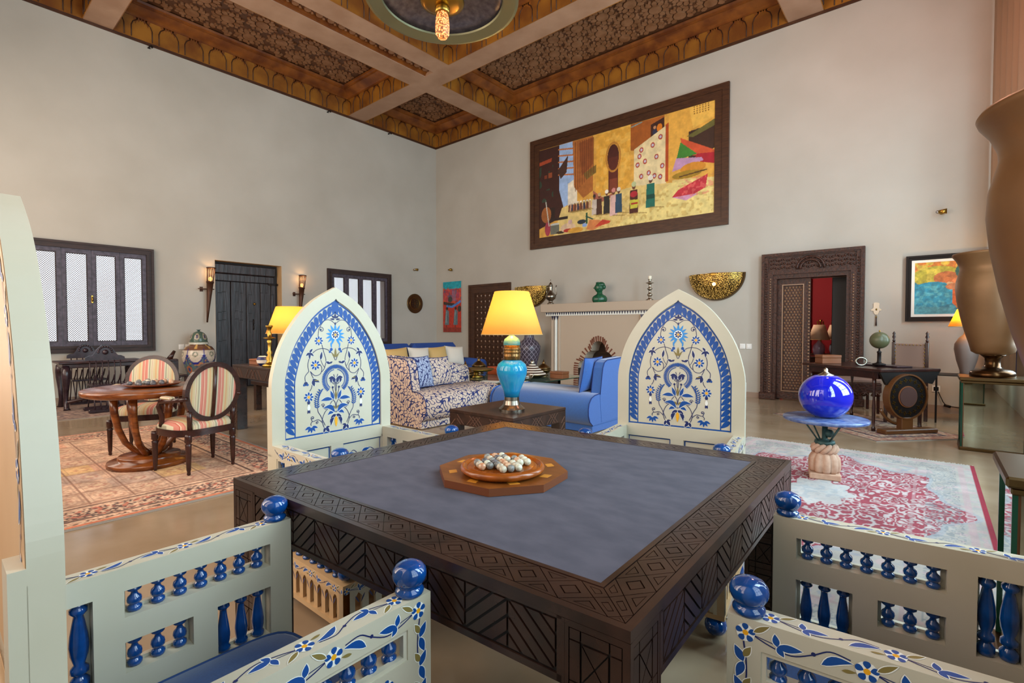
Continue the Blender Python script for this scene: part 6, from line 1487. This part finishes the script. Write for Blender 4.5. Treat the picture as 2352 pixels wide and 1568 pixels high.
for i in range(4):
    a = pi/4+pi/2*i; mb = MB(); mb.tube([(.06*math.cos(a), .06*math.sin(a), .32), (.19*math.cos(a), .19*math.sin(a), .49)], .007, 'verdigris', 6); mb.build('strut', t)
mb = MB(); mb.lathe([(.312, .49), (.322, .495), (.324, .513), (.317, .52), (.001, .521)], 'blue_marble', seg=56); mb.build('marble_disc', t)
t = thing('cobalt_jar', 'round glossy cobalt blue jar with a silver lid', 'jar', (px, py, .533))
mb = MB(); R_, sz = .205, .955; pr = [(max(R_*math.sin(a), .07), R_*sz*(1-math.cos(a))-.012) for a in [math.radians(d_) for d_ in range(22, 166, 9)]]; mb.lathe(pr, 'cobalt_glaze', seg=48); mb.build('body', t)
mb = MB(); mb.lathe([(.06, .360), (.062, .368), (.03, .383), (.015, .397), (.018, .41), (.012, .424), (.001, .43)], 'silver', seg=24); mb.build('lid', t)
# writing desk on a wheel trestle
ra = math.degrees(math.atan2(.654, -.756))          # long axis direction
t = thing('writing_desk', 'dark writing desk with a large carved wooden wheel at its end', 'desk', (-.47, 7.58, .012), ra)    # local x: along the desk to the left, local -y: across
LX, LY = 1.25, -.76
MB().box(-.06, LX, LY-.05, .05, .755, .79, 'mahogany', .006).build('desk_top', t); MB().box(.05, LX-.05, LY+.02, -.02, .66, .755, 'mahogany', .006).build('apron', t)
mb = MB(); f = lambda a, b, h: (-.02-h, a, b)
mb.prism([(.05, .755), (LY-.05, .755), (LY+.06, .60), (LY+.16, .62), (LY/2, .70), (-.14, .62), (-.04, .60)], f, 0, .03, 'iron'); mb.build('end_bracket', t)
mb = MB(); cyw, czw, rw = LY/2+.08, .455, .28
def wdisc(r0, r1, h0, h1, m_):
    n = 48; mb.ring([(cyw+r1*math.cos(2*pi*i/n), czw+r1*math.sin(2*pi*i/n)) for i in range(n)], [(cyw+r0*math.cos(2*pi*i/n), czw+r0*math.sin(2*pi*i/n)) for i in range(n)], f, h0, h1, m_)
wdisc(.262, rw, .0, .085, 'wheel_rim'); wdisc(.13, .264, .0, .07, 'iron'); wdisc(.001, .132, .0, .078, 'box_wood'); wh = mb.build('wheel', t)
mb = MB(); n = 30; mb.prism([(cyw+.12*math.cos(2*pi*i/n), czw+.12*math.sin(2*pi*i/n)) for i in range(n)], f, .078, .087, 'wheel_centre'); o = mb.build('centre_disc', wh); o['label'] = 'rough reddish centre disc'
for i in range(18):
    a = 2*pi*i/18; c_ = (cyw+.205*math.cos(a), czw+.205*math.sin(a)); mb = MB()
    for q in range(4): b_ = a+q*pi/2; mb.prism([(c_[0], c_[1]), (c_[0]+.022*math.cos(b_-.3), c_[1]+.022*math.sin(b_-.3)), (c_[0]+.026*math.cos(b_), c_[1]+.026*math.sin(b_)), (c_[0]+.022*math.cos(b_+.3), c_[1]+.022*math.sin(b_+.3))], f, .07, .076, 'brass', cap0=False)
    mb.build('inlaid_cross', wh)
MB().box(-.10, -.02, LY/2, LY/2+.16, .05, .2, 'wheel_rim', .006).build('trestle_post', t); MB().box(-.12, .02, LY+.04, .02, 0, .055, 'wheel_rim', .01).build('trestle_foot', t)
mb = MB(); mb.tube([(.03+.0, cyw+.33*math.cos(a), czw+.33*math.sin(a)) for a in [pi*.1*k-pi*.15 for k in range(14)] if False] or [(-.01, cyw+.32*math.cos(a), czw-.03+.32*math.sin(a)) for a in [-pi*.55+.12*k for k in range(12)]], .018, 'wheel_rim', 8); mb.build('curved_brace', t)
for y in (-.04, LY+.04):
    for x in (.12, LX-.08):
        mb = MB(); mb.lathe([(.022, 0), (.023, .04), (.012, .06), (.018, .12), (.021, .3), (.013, .42), (.019, .46), (.013, .5), (.022, .6), (.022, .68)], 'mahogany', (x, y, .0), 12); mb.build('turned_leg', t)
def desk_pt(u, v): M = Matrix.Translation((-.47, 7.58, 0)) @ Matrix.Rotation(math.radians(ra), 4, 'Z'); p = M @ Vector((u, v, .79)); return tuple(p)
gp = (-.515, 8.10, .823)
t = thing('desk_globe', 'olive green globe on a dark stand on the writing desk', 'globe', gp)
mb = MB(); mb.lathe([(.07, 0), (.075, .015), (.03, .03), (.022, .05), (.022, .16), (.03, .17), (.01, .19), (.008, .22)], 'iron', seg=18); mb.build('stand', t); mb = MB(); mb.ball((0, 0, .325), .11, 'globe_green', 28, 18); mb.lathe([(.008, .43), (.01, .45), (.001, .46)], 'brass', seg=8); mb.build('sphere', t)
box_('wooden_box', 'light wooden box at the far end of the writing desk', (-1.13, 8.42, .803), .27, .18, .12, 'box_wood', 40)
o = MB().box(-.34, .3, -.12, .12, 0, .02, 'purple_dark_wood', .008).build('desk_tray'); at(o, (-.50, 8.25, .803), ra); tag(o, 'long dark tray lying along the back of the writing desk', 'tray')
o = MB(); o.tube([(.06*math.cos(2*pi*k/20), 0, .065+.05*math.sin(2*pi*k/20)) for k in range(20)], .012, 'silver', 6, True); o = o.build('silver_ring'); at(o, (-.70, 8.0, .803), 20); tag(o, 'silver ring ornament standing on the writing desk', 'ornament')
# leather chair behind the desk
t = thing('leather_chair', 'high-backed leather chair with turned finials behind the writing desk', 'chair', (-.22, 8.95, .012), -8)
MB().box(-.2, .2, -.42, .0, .44, .50, 'leather', .012).build('seat', t); MB().box(-.17, .17, -.02, .01, .66, 1.08, 'leather', .008).build('back_panel', t)
for s in (-.185, .185):
    mb = MB(); mb.box(s-.02, s+.02, -.025, .02, 0, 1.10, 'mahogany', .004); mb.lathe([(.012, 0), (.02, .02), (.01, .04), (.022, .07), (.012, .1), (.02, .12), (.002, .15)], 'mahogany', (s, 0, 1.10), 10); mb.build('post', t); MB().box(s-.02, s+.02, -.44, -.40, 0, .44, 'mahogany', .004).build('leg', t)
mb = MB()
for i in range(9): mb.ball((-.16+.04*i, -.022, 1.06), .008, 'brass', 6, 4)
for i in range(8):
    for s in (-.16, .16): mb.ball((s, -.022, 1.06-.05*i), .008, 'brass', 6, 4)
o = mb.build('brass_nails', t); o['kind'] = 'stuff'
t = thing('carved_chair', 'low dark chair with a carved arcaded apron behind the cobalt jar', 'chair', (-.93, 9.42, .012), 20)
MB().box(-.3, .3, -.28, .25, .46, .52, 'leather', .015).build('seat', t); MB().box(-.3, .3, -.29, -.25, .32, .46, 'carved_door_wood', .006).build('apron', t)
mb = MB()
for i in range(4): mb.tube([(-.22+.147*i+.05*math.cos(a), -.295, .27+.05*math.sin(a)) for a in [pi*k/8 for k in range(9)]], .014, 'carved_door_wood', 6); mb.ball((-.22+.147*i, -.29, .29), .03, 'mahogany', 10, 6)
mb.build('carved_arches', t)
for x in (-.28, .25):
    for y in (-.27, .22): MB().box(x, x+.035, y, y+.035, 0, .46, 'mahogany', .004).build('leg', t)
for s in (-.28, .28): MB().box(s-.02, s+.02, .22, .26, .5, .75, 'mahogany', .004).build('post', t)
MB().box(-.28, .28, .23, .25, .58, .74, 'leather', .004).build('back_panel', t)
# lamp and thin table by the back wall
t = thing('iron_side_table', 'thin-legged iron side table between the wall and the far mirrored plinth', 'table', (.38, 9.2, 0)); MB().box(-.34, .25, -.22, .22, .655, .67, 'iron', .003).build('table_top', t)
for x in (-.31, .22):
    for y in (-.19, .19): MB().box(x-.01, x+.01, y-.01, y+.01, 0, .656, 'iron').build('leg', t)
t = thing('table_lamp', 'grey-brown urn lamp with a lit yellow shade beside the abstract painting', 'lamp', (.38, 9.2, .67)); mb = MB(); mb.lathe([(.06, 0), (.07, .02), (.07, .05), (.11, .2), (.135, .35), (.13, .42), (.09, .5), (.04, .55), (.03, .62), (.012, .64), (.012, .8)], 'urn_brown', seg=28); mb.build('urn', t); shade(t, .20, .11, .66, .90, 'yellow_shade'); MB().ball((0, 0, .8), .03, 'bulb_glow', 10, 8).build('bulb', t)
point('lamp_light', (.38, 9.2, 1.52), 24, (1, .62, .2), .05)
# mirrored plinths and the two great bronze vases
def plinth(X0, X1, Y0, Y1, label):
    cx, cy = (X0+X1)/2, (Y0+Y1)/2; w, d = (X1-X0)/2, (Y1-Y0)/2; t = thing('mirrored_plinth', label, 'plinth', (cx, cy, 0), 0, 'mirrored plinths')
    MB().box(-w-.02, w+.02, -d-.02, d+.02, 0, .035, 'old_brass', .006).build('base_moulding', t); MB().box(-w+.004, w-.004, -d+.004, d-.004, .035, .72, 'box_wood').build('carcass', t)
    for s, (nm) in enumerate(('x',)*4):
        M = Matrix.Rotation(s*pi/2, 4, 'Z'); L_, D_ = (w, d) if s % 2 == 0 else (d, w); MB(M).box(-L_+.012, L_-.012, -D_-.002, -D_+.003, .036, .719, 'mirror').build('mirror_panel', t)
    for sx in (-1, 1):
        for sy in (-1, 1): MB().box(sx*w-.011, sx*w+.004, sy*d-.008, sy*d+.004, .036, .719, 'green_glass_edge').build('glass_edge', t)
    MB().box(-w-.015, w+.015, -d-.015, d+.015, .72, .745, 'old_brass', .005).build('cornice', t); MB().box(-w-.03, w+.03, -d-.03, d+.03, .746, .785, 'old_brass', .008).build('plinth_top', t); return t
plinth(.27, .75, 7.17, 7.6, 'far mirrored plinth with green glass edges below the distant bronze vase'); plinth(.238, .70, 2.45, 2.87, 'near mirrored plinth with green glass edges at the right edge of the view')
def great_vase(c, label):
    t = thing('bronze_vase', label, 'vase', c, 0, 'great bronze vases')
    mb = MB(); mb.lathe([(0.181, 0), (0.185, .02), (0.181, .05), (0.154, .075), (0.092, .09), (0.065, .11), (0.062, .16), (0.065, .2), (0.085, .22), (0.108, .24)], 'vase_foot_metal', seg=40); mb.build('foot', t)
    mb = MB(); mb.lathe([(0.130, .24), (0.175, .27), (0.196, .36), (0.236, .50), (0.273, .66), (0.302, .82), (0.314, .94), (0.311, 1.03), (0.294, 1.10), (0.282, 1.15), (0.285, 1.19), (0.311, 1.255), (0.342, 1.30), (0.349, 1.318), (0.342, 1.33), (0.326, 1.312), (0.278, 1.22), (0.261, 1.15)], 'bronze_vase', seg=96); mb.build('body', t)
great_vase((.51, 7.38, .785), 'large brown bronze vase on the far mirrored plinth'); great_vase((.468, 2.66, .785), 'large brown bronze vase cut off by the right edge of the view')
# curtains on the right wall
def curtain(name, pts, label, stripes):
    t = thing(name, label, 'curtain', (pts[0][0], pts[0][1], 0)); a, b = Vector(pts[0]), Vector(pts[1]); L_ = (b-a).length; d = (b-a)/L_; nn = Vector((-d.y, d.x)); N_ = 60
    def strip(u0, u1, m_, nm):
        mb = MB(); k0, k1 = int(u0*N_), int(u1*N_); vs = []
        for k in range(k0, k1+1):
            u = k/N_; p = d*(u*L_)+nn*(.035*math.sin(u*L_*34)); q = d*(u*L_)+nn*(.02*math.sin(u*L_*34)); vs += [(p.x, p.y, .02), (q.x, q.y, 6.7)]
        mb.add(vs, [(2*i, 2*i+2, 2*i+3, 2*i+1) for i in range(k1-k0)], m_, True); o = mb.build(nm, t); o.modifiers.new('thick', 'SOLIDIFY').thickness = .006
    for u0, u1, m_, nm in stripes: strip(u0, u1, m_, nm)
curtain('curtain', ((.62, 9.95), (.90, 8.75)), 'brown floor-length curtain in the right corner of the back wall', ((0, 1, 'curtain_cloth', 'drape'),))
curtain('curtain', ((.80, 8.30), (.76, 7.72)), 'curtain with a cream and navy edge behind the bronze vase', ((0, .25, 'cream_cushion', 'cream_edge'), (.25, .6, 'curtain_navy', 'navy_band'), (.6, 1, 'curtain_cloth', 'drape')))
# lamps, table and candelabrum in the red room
t = thing('hall_table', 'dark table in the red room beyond the carved doorway', 'table', (-1.65, 11.85, 0)); MB().box(-.5, .5, -.4, .4, .70, .74, 'mahogany', .006).build('table_top', t)
for x in (-.45, .42):
    for y in (-.35, .35): MB().box(x, x+.04, y-.02, y+.02, 0, .70, 'mahogany').build('leg', t)
for x, y, m_, l in ((-1.72, 11.62, 'pink_lamp_glaze', 'unlit lamp with mauve ceramic base in the red room'), (-1.50, 12.1, 'grey_lamp_glaze', 'unlit lamp with grey ceramic base in the red room, right of the mauve one')):
    t = thing('table_lamp', l, 'lamp', (x, y, .74), 0, 'lamps in the red room'); mb = MB(); mb.lathe([(.05, 0), (.09, .04), (.11, .14), (.10, .22), (.05, .28), (.03, .31), (.01, .34), (.01, .4)], m_, seg=20); mb.build('base', t); shade(t, .19, .10, .34, .64, 'beige_shade')
t = thing('candelabrum', 'branched brass candelabrum in the red room', 'candelabrum', (-1.9, 13.0, 1.15)); mb = MB(); mb.lathe([(.1, -.4), (.03, -.3), (.02, .3), (.04, .35)], 'brass', seg=10)
for i in range(8):
    a = 2*pi*i/8; mb.tube([(0, 0, .1), (.2*math.cos(a), .2*math.sin(a), .02), (.36*math.cos(a), .36*math.sin(a), .2)], .012, 'brass', 5); mb.lathe([(.03, 0), (.035, .02), (.015, .03), (.015, .12)], 'brass', (.36*math.cos(a), .36*math.sin(a), .2), 8)
mb.build('branches', t); MB().box(-.3, .3, -.2, .2, -1.15, -.4, 'mahogany', .01).build('stand', t)
# hanging dish lamp
hc = (-1.547, 1.389)
t = thing('hanging_lamp', 'hanging metal dish lamp with a bare glowing bulb above the game table', 'lamp', (*hc, 2.62))
mb = MB(); mb.lathe([(.30, .016), (.312, .018), (.312, .028), (.25, .034), (.246, .030), (.25, .024), (.30, .016)], 'brass', seg=56, mats=['lamp_rim']*6); o = mb.build('rim', t); o['label'] = 'flat greenish brass rim'
n = 56; mb = MB(); pr = [(.25, .028), (.22, .045), (.17, .060), (.1, .066), (.03, .066)]; vs = [(r_*math.cos(2*pi*i/n), r_*math.sin(2*pi*i/n), z) for r_, z in pr+[(a, b+.006) for a, b in pr[::-1]] for i in range(n)]
mb.add(vs, [(k*n+i, k*n+(i+1) % n, ((k+1) % 10)*n+(i+1) % n, ((k+1) % 10)*n+i) for k in range(10) for i in range(n)], 'dish_metal', True); mb.build('dish', t)
mb = MB(); mb.lathe([(.001, -.004), (.06, -.002), (.086, .006), (.09, .012), (.05, .016), (.03, .07)], 'brass', seg=36); mb.build('inner_plate', t)
mb = MB(); mb.lathe([(.026, -.034), (.03, -.03), (.03, -.01), (.022, .0)], 'brass', seg=18); mb.build('socket', t)
mb = MB(); mb.lathe([(.001, -.135), (.018, -.131), (.028, -.116), (.029, -.08), (.026, -.05), (.022, -.034)], 'filament_glass', seg=22); mb.build('bulb', t)
mb = MB(); mb.tube([(0, 0, .15), (0, 0, 4.1)], .008, 'old_brass', 8); mb.build('hanging_rod', t)
c = copy_tree(t); at(c, (-.6, 7.3, 5.95)); c['label'] = 'added unseen copy of the dish lamp, above the view near the back wall'  # made-up lamp body to go with the added warm wash light
for q in c.children:
    if q.name.startswith('hanging_rod'): q.scale = (1, 1, .3); q.location = (0, 0, .1)
